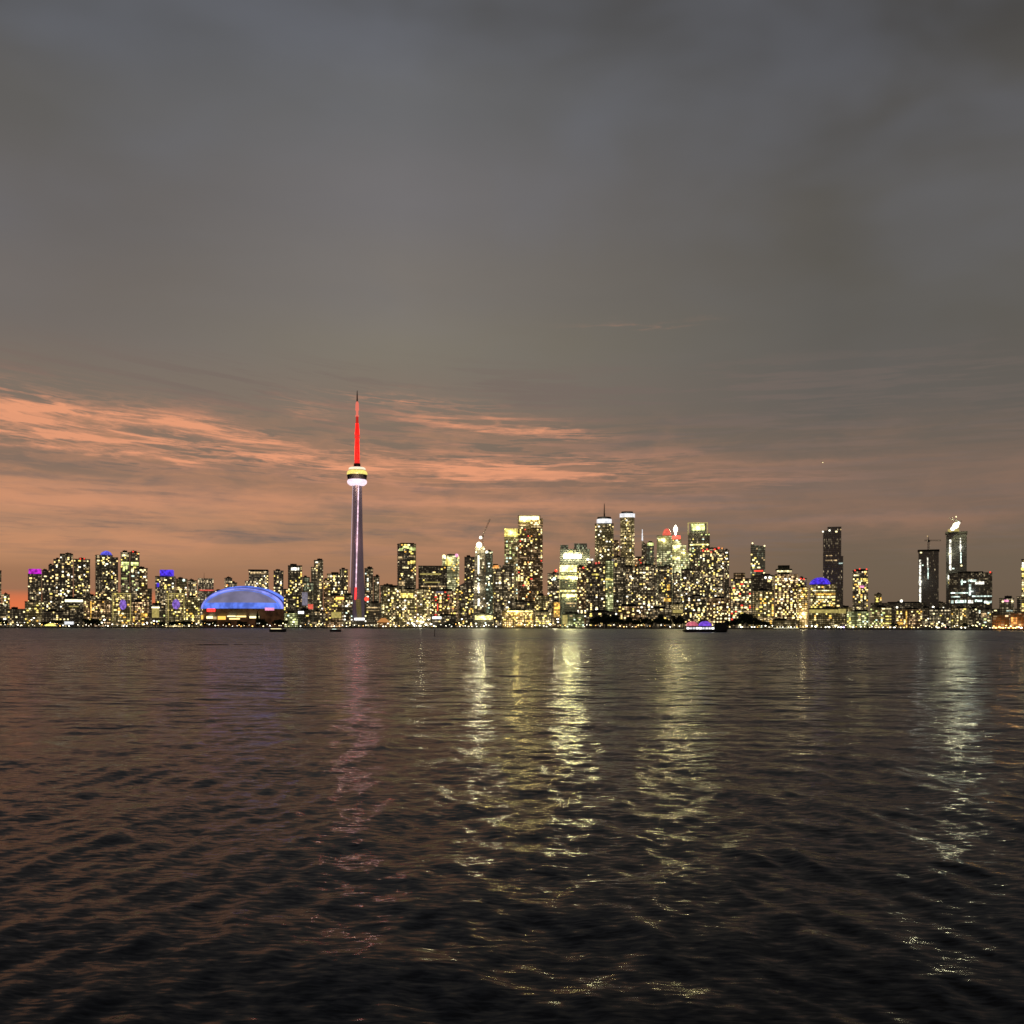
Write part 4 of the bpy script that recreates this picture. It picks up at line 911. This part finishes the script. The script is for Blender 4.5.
def lampball(sub, px, py, r, mat, label, name='work_light', front=True):
    s_ = spec_of(sub); D = s_['yd'] + (-1.4 if front else s_['d'] / 2); k = D / F; X, _, Z = W(px, py, D); rr = r * k
    R = tag(root(name, (X, D, Z)), label, 'floodlight')
    m = MB(); m.lathe([(rr * .2, -rr), (rr * .8, -rr * .6), (rr, 0), (rr * .8, rr * .6), (rr * .2, rr)], 12); m.obj('lamp', mat, R)
    m = MB(); m.bar((0, rr * .9 + .2, -rr * 2.4), (0, rr * .9 + .2, rr), .35); m.bar((0, rr * .9 + .2, 0), (0, rr * .5, 0), .3); m.obj('bracket', 'metal', R)
R_, h_, k_ = crane('tower under construction', 482.6, 547, 536, [(7.4, -17), (-2.4, 2.5)], 'thin luffing crane leaning right above the unfinished tower near the centre')
R_, h_, k_ = crane('shorter tower under', 928.4, 549, 539.4, [(12.5, 0), (-4, 0)], 'small crane with a level jib on the shorter unfinished tower')
m = MB(); m.bar((0, 0, h_), (0, 0, h_ + 9), .9, .3); m.obj('peak', 'metal', R_); m = MB(); m.lathe([(.05, -1.8), (1.6, 0), (.05, 1.8)], 8); o = m.obj('lamp', 'w_dim', R_); o.location = (-2, 0, h_ + 8.5)
R_, h_, k_ = crane('taller tower under', 956, 531, 519.4, [(5.5, 0.8), (-7, -2.4)], 'crane on the brightly floodlit roof of the taller unfinished tower')
m = MB(); m.bar((0, 0, h_), (0, 0, h_ + 7), .9, .3); m.obj('peak', 'metal', R_); m = MB(); m.lathe([(.05, -1.8), (1.5, 0), (.05, 1.8)], 8); o = m.obj('lamp', 'w_cream', R_); o.location = (0, 0, h_ + 8)
lampball('tower under construction', 479, 545, 2.9, 'x_work', 'large work light glaring at the top of the unfinished tower near the centre')
lampball('tower under construction', 480.6, 537.6, 1.4, 'x_strip', 'small white lamp on the crane mast above the large central work light', front=False)
lampball('taller tower under', 955.6, 524.6, 3.0, 'x_flood', 'brilliant floodlight on the roof of the taller unfinished tower')
lampball('taller tower under', 952.6, 527.6, 1.9, 'x_strip', 'small yellow floodlight below left of the brilliant roof floodlight')
lampball('taller tower under', 958.4, 522, 1.4, 'x_strip', 'small floodlight just right of the brilliant roof floodlight')
def screen_():
    s_ = spec_of('taller tower under'); D = s_['yd'] + 3; k = D / F; X, _, Z = W(955, 531, D)
    m = MB(); m.box(-5.4 * k, 4 * k, 0, 10, 0, 3.2 * k); o = m.obj('rooftop_formwork', 'e_dimyellow'); o.location = (X, D, Z); tag(o, 'yellow lit formwork panel on the roof of the taller unfinished tower', 'formwork')  # floodlight falling on the formwork is put into its own glow
screen_()

# unseen point lights added before the bright sources, for streaks on the water: (x, y, what they belong to, watts, colour)
STREAK_LIGHTS = [(479, 545, 'tower under construction', 190e3, (1, .84, .42)), (478.4, 588, 'tower under construction', 26e3, (1, .86, .5)), (483, 617, 'low building with a long pale lime', 22e3, (1, .9, .4)),
         (567, 556, 'greenish office tower with a brilliant', 72e3, (1, .9, .5)), (577, 556, 'greenish office tower with a brilliant', 72e3, (1, .88, .42)), (564, 569, 'greenish office tower with a brilliant', 40e3, (1, .86, .3)), (573, 578, 'greenish office tower with a brilliant', 40e3, (1, .86, .3)), (568, 596, 'greenish office tower with a brilliant', 30e3, (1, .86, .3)),
         (588, 560, 'greenish office tower with a brilliant', 24e3, (1, .88, .4)), (555, 620, 'low building with cool white', 22e3, (1, .86, .5)),
         (511, 532, 'tall tower with a yellow lantern', 34e3, (1, .8, .28)), (524, 519, 'tallest residential tower', 48e3, (1, .78, .26)), (534, 519, 'tallest residential tower', 36e3, (1, .78, .26)), (517, 612, 'broad low building with glowing', 26e3, (1, .74, .24)),
         (675.4, 528, 'stepped pyramid topped', 105e3, (1, .78, .4)), (675, 547, 'stepped pyramid topped', 36e3, (1, .84, .3)), (664, 540, 'yellow lit office tower with a red', 36e3, (1, .84, .3)), (684, 552, 'stepped pyramid topped', 30e3, (1, .82, .3)), (698, 527, 'tower with an open pale', 36e3, (1, .88, .4)),
         (803, 613.4, 'gold glowing block', 16e3, (1, .82, .4)), (850, 626, 'lime lit mid rise', 5e3, (1, .85, .5)), (421, 621, 'right third of the wide', 16e3, (1, .88, .5)), (602, 520, 'tall round tower with a white ring crown and a', 10e3, (1, .9, .7)), (627, 515, 'tall round tower with a white ring crown and no', 10e3, (1, .9, .7)),
         (955.6, 519, 'taller tower under', 210e3, (1, .92, .5)), (950, 552, 'taller tower under', 9e3, (1, .95, .62)), (950.5, 577, 'taller tower under', 12e3, (1, .95, .62)), (960.6, 546, 'taller tower under', 3e3, (1, .97, .8)), (920, 580, 'shorter tower under', 5e3, (1, .97, .8)), (972, 590, 'black cube', 4e3, (.9, 1, .9)), (843, 628, 'long podium', 3e3, (.5, .4, 1)),
         (450, 560, 'yellow lit office tower with a pink', 14e3, (1, .85, .3)), (1000, 625, 'grey warehouse', 5e3, (1, .45, .1)), (1012, 625, 'orange lit warehouse', 6e3, (1, .45, .1)), (1021, 624, 'orange lit warehouse', 6e3, (1, .5, .15))]
for px, py, own, watts, col in STREAK_LIGHTS:
    if not watts: continue
    s_ = spec_of(own); D = s_['yd'] - (13 if watts > 150e3 or own == 'taller tower under' and py < 530 else 6.5); X, _, Z = W(px, py, D)
    ld = bpy.data.lights.new('streak_light', 'POINT'); ld.energy = watts * STREAKK; ld.color = col; ld.shadow_soft_size = 2.4
    lo = bpy.data.objects.new('streak_light', ld); COL.objects.link(lo); lo.location = (X, D, max(Z, GZ + 3))
for px, py, watts, col in ((357, 450, 34e3, (1, .1, .07)), (357, 482, 70e3, (1, .6, .5)), (357, 473, 20e3, (1, .7, .25)), (358, 540, 26e3, (1, .45, .45)), (357, 594, 9e3, (1, .2, .14))):  # unseen point lights added before the tower, for its reflection in the lake
    D = 2390 - 36; X, _, Z = W(px, py, D)
    ld = bpy.data.lights.new('tower_streak_light', 'POINT'); ld.energy = watts; ld.color = col; ld.shadow_soft_size = 3
    lo = bpy.data.objects.new('tower_streak_light', ld); COL.objects.link(lo); lo.location = (X, D, Z)
# ------------------------------------------------------------------ trees
def tree_meshes(seed, kind):
    rs = random.Random(seed); t = MB(); c = MB()
    if kind == 'poplar':
        H = 11.0; t.bar((0, 0, -.2), (0, 0, H * .8), .28, .06, 7)
        for i in range(1500):
            z = rs.uniform(.08, 1) * H; r = 1.25 * math.sin(min(1, (z / H) * 1.12) ** .6 * PI) ** .6 * rs.uniform(.3, 1.05); a = rs.uniform(0, 6.28)
            leaf(c, (r * math.cos(a), r * math.sin(a), z), .28, rs)
        return t.mesh('trunk', 'bark'), c.mesh('crown', 'leaves')
    H = 8.0; t.bar((0, 0, -.2), (.1, 0, H * .45), .32, .2, 7)
    cl = []
    for i in range(9):
        a = i * 2.4 + rs.random(); r = rs.uniform(.7, 2.6); zz_ = H * rs.uniform(.42, .86)
        e = Vector((r * math.cos(a), r * math.sin(a), zz_)); t.bar((.1, 0, H * rs.uniform(.28, .45)), e, .13, .04, 5); cl.append((e, rs.uniform(.9, 1.6)))
    for e, rr in cl:
        for i in range(170):
            v = Vector((rs.gauss(0, 1), rs.gauss(0, 1), rs.gauss(0, .75))); v = v.normalized() * rr * rs.uniform(.45, 1.1)
            leaf(c, e + v, .33, rs)
    return t.mesh('trunk', 'bark'), c.mesh('crown', 'leaves')
def leaf(c, p, s, rs):
    q = Vector((rs.gauss(0, 1), rs.gauss(0, 1), rs.gauss(0, 1))).to_track_quat('Z', 'Y'); k = len(c.v); p = Vector(p)
    for x, y in ((-s, -s * .5), (s, -s * .5), (s * .7, s * .6), (-s * .6, s * .5)): c.v.append(tuple(p + q @ Vector((x, y, 0))))
    c.poly((k, k + 1, k + 2, k + 3))
plain('leaves', (.03, .045, .02), .8, nscale=.8, namp=.5)
TM = [tree_meshes(11 + i, 'round') for i in range(4)]; TP = tree_meshes(50, 'poplar')
FR = sorted([s for s in SPECS if s['yd'] < shore(s['pc']) + 30], key=lambda s: s['pc'])
def near_label(px):
    """short phrase for what stands behind this point of the quay"""
    marks = [(12, 'the dark warehouse at the far left'), (35, 'the magenta topped tower'), (66, 'the stepped dark tower'), (92, 'the orange light line'), (106, 'the blue capped tower at the left'), (126, 'the twin towers'), (155, 'the cream lit box'),
             (176, 'the second gold framed building'), (200, 'the left end of the stadium'), (225, 'the stadium, left half'), (250, 'the stadium, middle'), (275, 'the stadium, right end'), (300, 'the grey screen building'), (318, 'the slim residential tower'), (338, 'the yellow square facade'),
             (357, 'the telecom tower'), (376, 'the orange pavilion'), (405, 'the wide olive complex'), (428, 'the cluster of glaring lamps'), (448, 'the brown block'), (466, 'the sloped roof block'), (483, 'the central tower under construction'), (500, 'the yellow lantern crown tower'), (520, 'the golden facade'),
             (545, 'the gap right of the golden facade'), (570, 'the bright sign tower'), (598, 'the antenna tower'), (627, 'the second white crowned tower'), (650, 'the wide brown slab'), (680, 'the flame beacon tower'), (712, 'the red lit tower'), (742, 'the rooftop house block'), (765, 'the slanted grey tower'),
             (785, 'the hat roofed tower'), (803, 'the gold glowing block'), (825, 'the indigo dome'), (858, 'the red topped narrow tower'), (882, 'the long black roof'), (908, 'the golden lit mid rise'), (930, 'the shorter unfinished tower'), (955, 'the taller unfinished tower'), (980, 'the black cube building'), (1005, 'the orange warehouses'), (1022, 'the edge tower')]
    return min(marks, key=lambda m: abs(m[0] - px))[1]
def tree(px, ytop, kind='round', wide=1.0, off=9.0):
    D = shore(px) + off; X, _, zt = W(px, ytop, D); h = zt - GZ
    tr, cr = TP if kind == 'poplar' else random.choice(TM)
    R = root('poplar_tree' if kind == 'poplar' else 'leafy_tree', (X, D, GZ), random.uniform(0, 6)); s = h / (11.0 if kind == 'poplar' else 8.0)
    if off > 15: lab = 'taller dark leafy tree in the rear row before ' + near_label(px)
    else: lab = 'dark leafy tree on the quay before ' + near_label(px)
    if kind == 'poplar': lab = 'dark narrow upright tree before ' + near_label(px)
    R.scale = (s * wide, s * wide, s)
    tag(R, lab, 'tree', 'dark trees along the quay'); link('trunk', tr, R); link('crown', cr, R)
tr_ = random.Random(3)
for px, y in ((4, 621), (45, 622), (58, 621), (88, 619.5), (93, 620.5), (99, 620), (162, 622), (171, 622), (176, 621), (181, 621.5), (186, 622), (191, 621), (205, 621), (210, 621.5), (214, 621), (228, 622), (240, 621), (245, 622), (262, 619.5), (265, 622), (278, 619), (283, 620), (448, 622), (455, 621),
              (593, 617.5), (598, 615), (603, 617), (609, 615), (614, 614.5), (620, 617), (628, 616), (636, 618.5), (644, 617), (652, 618), (660, 616.5), (668, 618), (676, 615), (681, 617),
              (702, 620), (728, 620), (734, 619), (738, 616), (742, 613.5), (746, 612), (750, 613.5), (754, 616), (758, 618), (762, 619), (766, 620), (868, 625), (895, 622), (940, 623), (948, 624), (966, 622), (972, 624)):
    tree(px, y, wide=1.5 if y > 618 else 1.15)
tree(257.4, 611.8, 'poplar'); tree(662, 613, off=19); tree(606, 612.6, off=19); tree(744, 611.4, off=19)

# ------------------------------------------------------------------ lamps along the quay
LH = {}
def lamp(px, py, mat, r=.55, off=2.5, wash=False):
    D = shore(px) + off; X, _, Z = W(px, py, D); h = max(2.0, Z - GZ); key = round(h, 0)
    if (key,) not in LH:
        m = MB(); m.bar((0, 0, 0), (0, 0, key), .13, .08); m.bar((0, 0, key), (0, -.5, key + .2), .07); LH[(key,)] = m.mesh('pole', 'metal')
    hk = (mat, r)
    if hk not in LH:
        m = MB(); m.lathe([(r * .5, -r * .5), (r, -r * .2), (r * .9, r * .3), (r * .2, r * .55)], 8); LH[hk] = m.mesh('lamp_head', mat)
    col = {'x_lamp': 'warm', 'x_lampwhite': 'white', 'x_lampgold': 'orange', 'x_violet': 'violet', 'x_flood': 'glaring', 'w_cool': 'cool green', 'w_red': 'red', 'w_white': 'pale'}.get(mat, 'warm')
    R = tag(root('street_lamp', (X, D, GZ)), f'{col} street lamp on the quay before ' + near_label(px), 'street lamp', 'lamps along the far quay')
    link('pole', LH[(key,)], R); link('lamp_head', LH[hk], R, (0, -.6, key + .1))
lr = random.Random(21)
px = 1.0
while px < 1024:
    dark_ = 586 < px < 690 or 726 < px < 768
    m_ = lr.choice(('x_lamp', 'x_lamp', 'x_lampwhite', 'w_white', 'x_lampgold', 'x_lampwhite'))
    if not (dark_ and lr.random() < .25) and not (680 < px < 728):
        lamp(px, (626.6 if px < 560 else 627.2) - lr.uniform(-.9, 2.8) , m_, lr.choice((.5, .7, .95)), lr.uniform(2, 6))
    px += lr.uniform(1.9, 5.2) * (1.25 if dark_ else 1)
for px, py, r in ((408, 623, 1.6), (411, 620, 1.2), (414, 625, 1.9), (417, 621.6, 1.6), (420, 626, 2.0), (423, 622, 1.7), (426, 625, 1.9), (428.6, 620, 1.3), (431, 624.6, 1.8), (434, 626, 1.3), (415, 617.6, 1.1), (421, 617, 1.0)):
    lamp(px, py, 'x_lampwhite', r, lr.uniform(2, 5))
for px, py, r, m_ in ((104.5, 621, 2.2, 'x_lampwhite'), (102, 623.4, 1.6, 'x_lampwhite'), (34, 619, 1.6, 'x_lampwhite'), (31.6, 621, 1.2, 'x_lampwhite'), (18, 626, 1.7, 'x_lampwhite'), (123.6, 627, 1.3, 'x_lampwhite'), (21.6, 626.4, 1.5, 'x_lamp'), (147, 623.6, 1.5, 'x_lampwhite'), (154, 621.6, 1.7, 'x_lampwhite'), (157, 622.6, 1.5, 'x_lampwhite'), (175, 628, 1.0, 'x_lamp'), (462, 619, 1.5, 'x_lampwhite'), (459, 623.4, 1.4, 'x_lamp'), (476, 624, 1.6, 'x_lampwhite'), (484, 626, 1.5, 'x_lampwhite'), (550, 624, 2.4, 'x_lampwhite'), (557.6, 619, 2.0, 'x_lampwhite'),
                      (558, 622, 1.8, 'x_lampwhite'), (803, 613.4, 2.5, 'x_flood'), (800.6, 616.4, 1.7, 'x_lampwhite'), (805, 617, 1.6, 'x_lampgold'), (806.6, 625, 1.7, 'x_lampwhite'), (815.6, 625.6, 1.9, 'x_lampwhite'), (829, 627, 1.7, 'x_lampwhite'), (840.6, 627.4, 1.7, 'x_lampwhite'), (843.6, 628, 1.5, 'x_violet'),
                      (741, 628, 1.7, 'x_lampwhite'), (761.6, 628.4, 1.2, 'w_cool'), (937.4, 627, 1.2, 'x_lampwhite'), (961, 627.6, 1.2, 'x_lampwhite'), (945.6, 629, .9, 'w_red'), (894.6, 627, 1.1, 'x_lampwhite'), (933, 606, 1.7, 'x_lampwhite'),
                      (996, 627.4, 1.5, 'x_lampgold'), (999, 625.6, 1.7, 'x_lampgold'), (1003, 627, 1.5, 'x_lampgold'), (1008.6, 626.4, 1.7, 'x_lampgold'), (1013, 627.6, 1.5, 'x_lampgold'), (1017, 625.6, 1.5, 'x_lampgold'), (1021, 626.4, 1.7, 'x_lampwhite'), (1006, 624, 1.2, 'x_lampgold'), (993.6, 625, 1.1, 'x_lampgold')):
    lamp(px, py, m_, r * .8, lr.uniform(2, 5))

def pavilion(px0, px1, y0, y1, mat, label, cat='pavilion'):
    D = shore(px0) + 13; k = D / F; X, _, _ = W((px0 + px1) / 2, HZ, D); w = (px1 - px0) / 2 * k; zt = W(px0, y0, D)[2] - GZ; ze = W(px0, y1, D)[2] - GZ
    R = tag(root('pavilion', (X, D, GZ)), label, cat)
    m = MB(); m.v = [(-w, -6, ze), (w, -6, ze), (w, 6, ze), (-w, 6, ze), (-w * .3, 0, zt), (w * .3, 0, zt)]
    for f_ in ((0, 1, 5, 4), (1, 2, 5), (2, 3, 4, 5), (3, 0, 4), (3, 2, 1, 0)): m.poly(f_)
    m.obj('roof', mat, R)
    m = MB(); m.box(-w * .85, w * .85, -4.6, 4.6, 0, ze); m.obj('wall', 'orange', R)
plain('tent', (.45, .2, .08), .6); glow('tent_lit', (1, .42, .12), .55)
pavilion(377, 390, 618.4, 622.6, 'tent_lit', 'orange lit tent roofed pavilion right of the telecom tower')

# ------------------------------------------------------------------ boats, posts, log, aircraft
def boat(name, px0, px1, ywl, ydeck, label, kind):
    D = CAMH * F / (ywl - HZ); k = D / F; X, _, _ = W((px0 + px1) / 2, HZ, D); L = (px1 - px0) * k; w = L * .22
    R = tag(root(name, (X, D, 0)), label, 'boat')
    fb = (ywl - ydeck) * k
    m = MB(); n = 14; rows = []
    for lvl, (zz_, wf, lf) in enumerate(((-.4, .5, .9), (fb * .35, .9, .97), (fb, 1.0, 1.0))):
        base = len(m.v)
        for i in range(n):
            t = i / n * 2 * PI; c, s = math.cos(t), math.sin(t)
            x = L / 2 * lf * (abs(c) ** .7) * (1 if c > 0 else -1); y = w / 2 * wf * (abs(s) ** .8) * (1 if s > 0 else -1)
            m.v.append((x, y, zz_ + (.12 * fb if lvl == 2 and c > .7 else 0)))
        rows.append(base)
    for a_, b_ in zip(rows, rows[1:]):
        for i in range(n): j = (i + 1) % n; m.poly((a_ + i, a_ + j, b_ + j, b_ + i), None, True)
    m.poly(tuple(rows[0] + n - 1 - i for i in range(n))); m.poly(tuple(rows[2] + i for i in range(n)))
    m.obj('hull', 'hull', R)
    return R, D, k, L, w, fb
R, D, k, L, w, fb = boat('ferry', 269, 286.5, 632.2, 629.6, 'dark hulled ferry with a low pale cabin in front of the stadium', 'ferry')
m = MB(); m.box(-L * .42, L * .3, -w * .36, w * .36, fb, fb + .9 * k); m.obj('cabin', 'hullwhite', R)
m = MB(); m.box(-L * .38, L * .22, -w * .37, -w * .36 - .03, fb + .35 * k, fb + .75 * k); m.obj('cabin_window', 'w_cream', R)
m = MB(); m.box(-L * .1, L * .06, -w * .2, w * .2, fb + .9 * k, fb + 1.8 * k); m.obj('wheelhouse', 'hullwhite', R)
m = MB(); m.bar((L * .02, 0, fb + 1.8 * k), (L * .02, 0, fb + 3.4 * k), .07); m.obj('mast', 'metal', R)
R, D, k, L, w, fb = boat('motor_boat', 329.6, 341.4, 632, 630, 'small dark cabin boat in front of the telecom tower', 'motor')
m = MB(); m.box(-L * .3, L * .12, -w * .33, w * .33, fb, fb + 1.1 * k); m.obj('cabin', 'hullwhite', R)
m = MB(); m.box(-L * .26, L * .08, -w * .33 - .06, -w * .33, fb + .5 * k, fb + .9 * k); m.obj('cabin_window', 'w_cool', R)
m = MB(); m.bar((0, 0, fb + 1.1 * k), (0, 0, fb + 2.6 * k), .05); m.obj('mast', 'metal', R)
R, D, k, L, w, fb = boat('excursion_boat', 682, 728, 631.9, 629.5, 'excursion boat with pink and violet lit upper deck and white lit main deck', 'tour')
P = lambda px: (px - 705) * k
Z_ = lambda py: (631.9 - py) * k
m = MB(); m.box(P(685), P(727), -w * .42, w * .42, fb, Z_(626.6)); m.box(P(714), P(726), -w * .38, w * .38, Z_(626.6), Z_(622.4)); m.obj('cabin', 'hull', R)
m = MB(); m.box(P(684), P(715), -w * .45, w * .45, Z_(626.3), Z_(625.8)); m.obj('deck', 'hull', R)
for i in range(9):
    m = MB(); a_ = 686 + i * 3.1; m.box(P(a_), P(a_ + 2.5), -w * .42 - .12, -w * .42, Z_(629), Z_(627)); m.obj('cabin_window', 'e_white' if i in (0, 3, 4, 8) else 'e_silver', R)
for a_, c_, y_, mt in ((686.6, 697.6, 621.2, 'deckpink'), (699, 711, 621, 'deckviolet')):
    glow('deckpink', (1, .22, .3), .6, vary=.3, vscale=.3); glow('deckviolet', (.28, .1, 1), .65, vary=.3, vscale=.3)
    m = MB(); n = 10; xc = (P(a_) + P(c_)) / 2; rx_ = (P(c_) - P(a_)) / 2
    o1 = [(xc + rx_ * math.cos(PI * i / n), Z_(625.8) + (Z_(y_) - Z_(625.8)) * math.sin(PI * i / n)) for i in range(n + 1)]
    for yy in (-w * .4, w * .4): m.v += [(x, yy, z) for x, z in o1]
    for i in range(n): m.poly((i, i + 1, n + 2 + i, n + 1 + i), None, True)
    m.poly(tuple(range(n, -1, -1))); m.poly(tuple(range(n + 1, 2 * n + 2))); m.poly((0, n + 1, 2 * n + 1, n)); m.obj('canopy', mt, R)
m = MB(); m.bar((P(712), 0, Z_(622)), (P(712), 0, Z_(617.6)), .12); m.obj('mast', 'metal', R)

def post(px, y0, y1, label, r=.16):
    D = CAMH * F / (y1 - HZ - .0); X, _, Z = W(px, y0, D)
    R = tag(root('marker_post', (X, D, 0)), label, 'marker post', 'marker posts in the lake')
    m = MB(); m.bar((0, 0, -1), (0, 0, Z), r, r * .8, 8); m.obj('post', 'wood', R)
    m = MB(); m.bar((0, 0, Z), (0, 0, Z + .25), r * 1.5, r * 1.1, 8); m.obj('cap', 'hull', R)
post(434.6, 630, 636.5, 'thin dark post in the water below the cluster of glaring lamps', .22)
post(816, 646.6, 650.6, 'short dark post in open water, the left one of the close pair at the right', .07)
post(839.4, 646, 650.4, 'short dark post in open water, the right one of the close pair at the right', .07)
def log(px0, px1, yw, label, r, seed):
    rs = random.Random(seed); D = CAMH * F / (yw - HZ); X0, X1 = W(px0, HZ, D)[0], W(px1, HZ, D)[0]; n = 14; m = MB(); prev = None
    for i in range(n + 1):
        t = i / n; rr = r * (.25 + .75 * math.sin(PI * min(1, max(0, t * .94 + .03))) ** .5) * rs.uniform(.75, 1.2); kq = len(m.v)
        for j in range(8): m.v.append((X0 + (X1 - X0) * t, D + rr * math.cos(j * PI / 4) + rs.uniform(-.05, .05), .04 + rr * .8 * math.sin(j * PI / 4)))
        if prev is not None:
            for j in range(8): m.poly((prev + j, prev + (j + 1) % 8, kq + (j + 1) % 8, kq + j), None, True)
        prev = kq
    m.poly(tuple(range(8))); m.poly(tuple(prev + 7 - j for j in range(8)))
    tag(m.obj('driftwood_log', 'wood'), label, 'log', 'driftwood floating off the stadium')
log(195, 229, 645.4, 'longest dark driftwood log floating on the lake below the stadium', .3, 1)
log(234, 243.5, 645, 'short driftwood piece in the middle of the three floating pieces', .24, 2)
log(246, 263, 645, 'thin driftwood piece at the right end of the three floating pieces', .13, 3)

D = 9500.0; X, _, Z = W(822.3, 461.2, D)
R = tag(root('aircraft', (X, D, Z), .5), 'tiny distant aircraft with a white light in the evening sky', 'aircraft')
m = MB(); m.bar((-9, 0, 0), (9, 0, 0), 1.3, 1.1, 10); m.bar((9, 0, 0), (12, 0, 0), 1.1, .2, 10); m.obj('fuselage', 'metal', R)
m = MB(); m.box(-2, 2, -11, 11, -.4, -.05); m.obj('wing', 'metal', R)
m = MB(); m.box(-9, -7.6, -.2, .2, 1, 4); m.box(-9, -7.6, -4, 4, 1.2, 1.5); m.obj('tail', 'metal', R)
m = MB(); m.lathe([(.05, -5), (4.2, 0), (.05, 5)], 8); o = m.obj('landing_light', 'w_cream', R); o.location = (4, 0, -4)


# ------------------------------------------------------------------ render settings
SC.render.engine = 'CYCLES'
SC.view_settings.view_transform = 'Standard'; SC.view_settings.look = 'None'; SC.view_settings.exposure = 0; SC.view_settings.gamma = 1
cy = SC.cycles
cy.use_denoising = True; cy.max_bounces = 3; cy.glossy_bounces = 2; cy.diffuse_bounces = 1; cy.transmission_bounces = 2
cy.use_light_tree = True; cy.sample_clamp_indirect = 6; cy.sample_clamp_direct = 0; cy.filter_width = 1.6
cy.caustics_reflective = False; cy.caustics_refractive = False
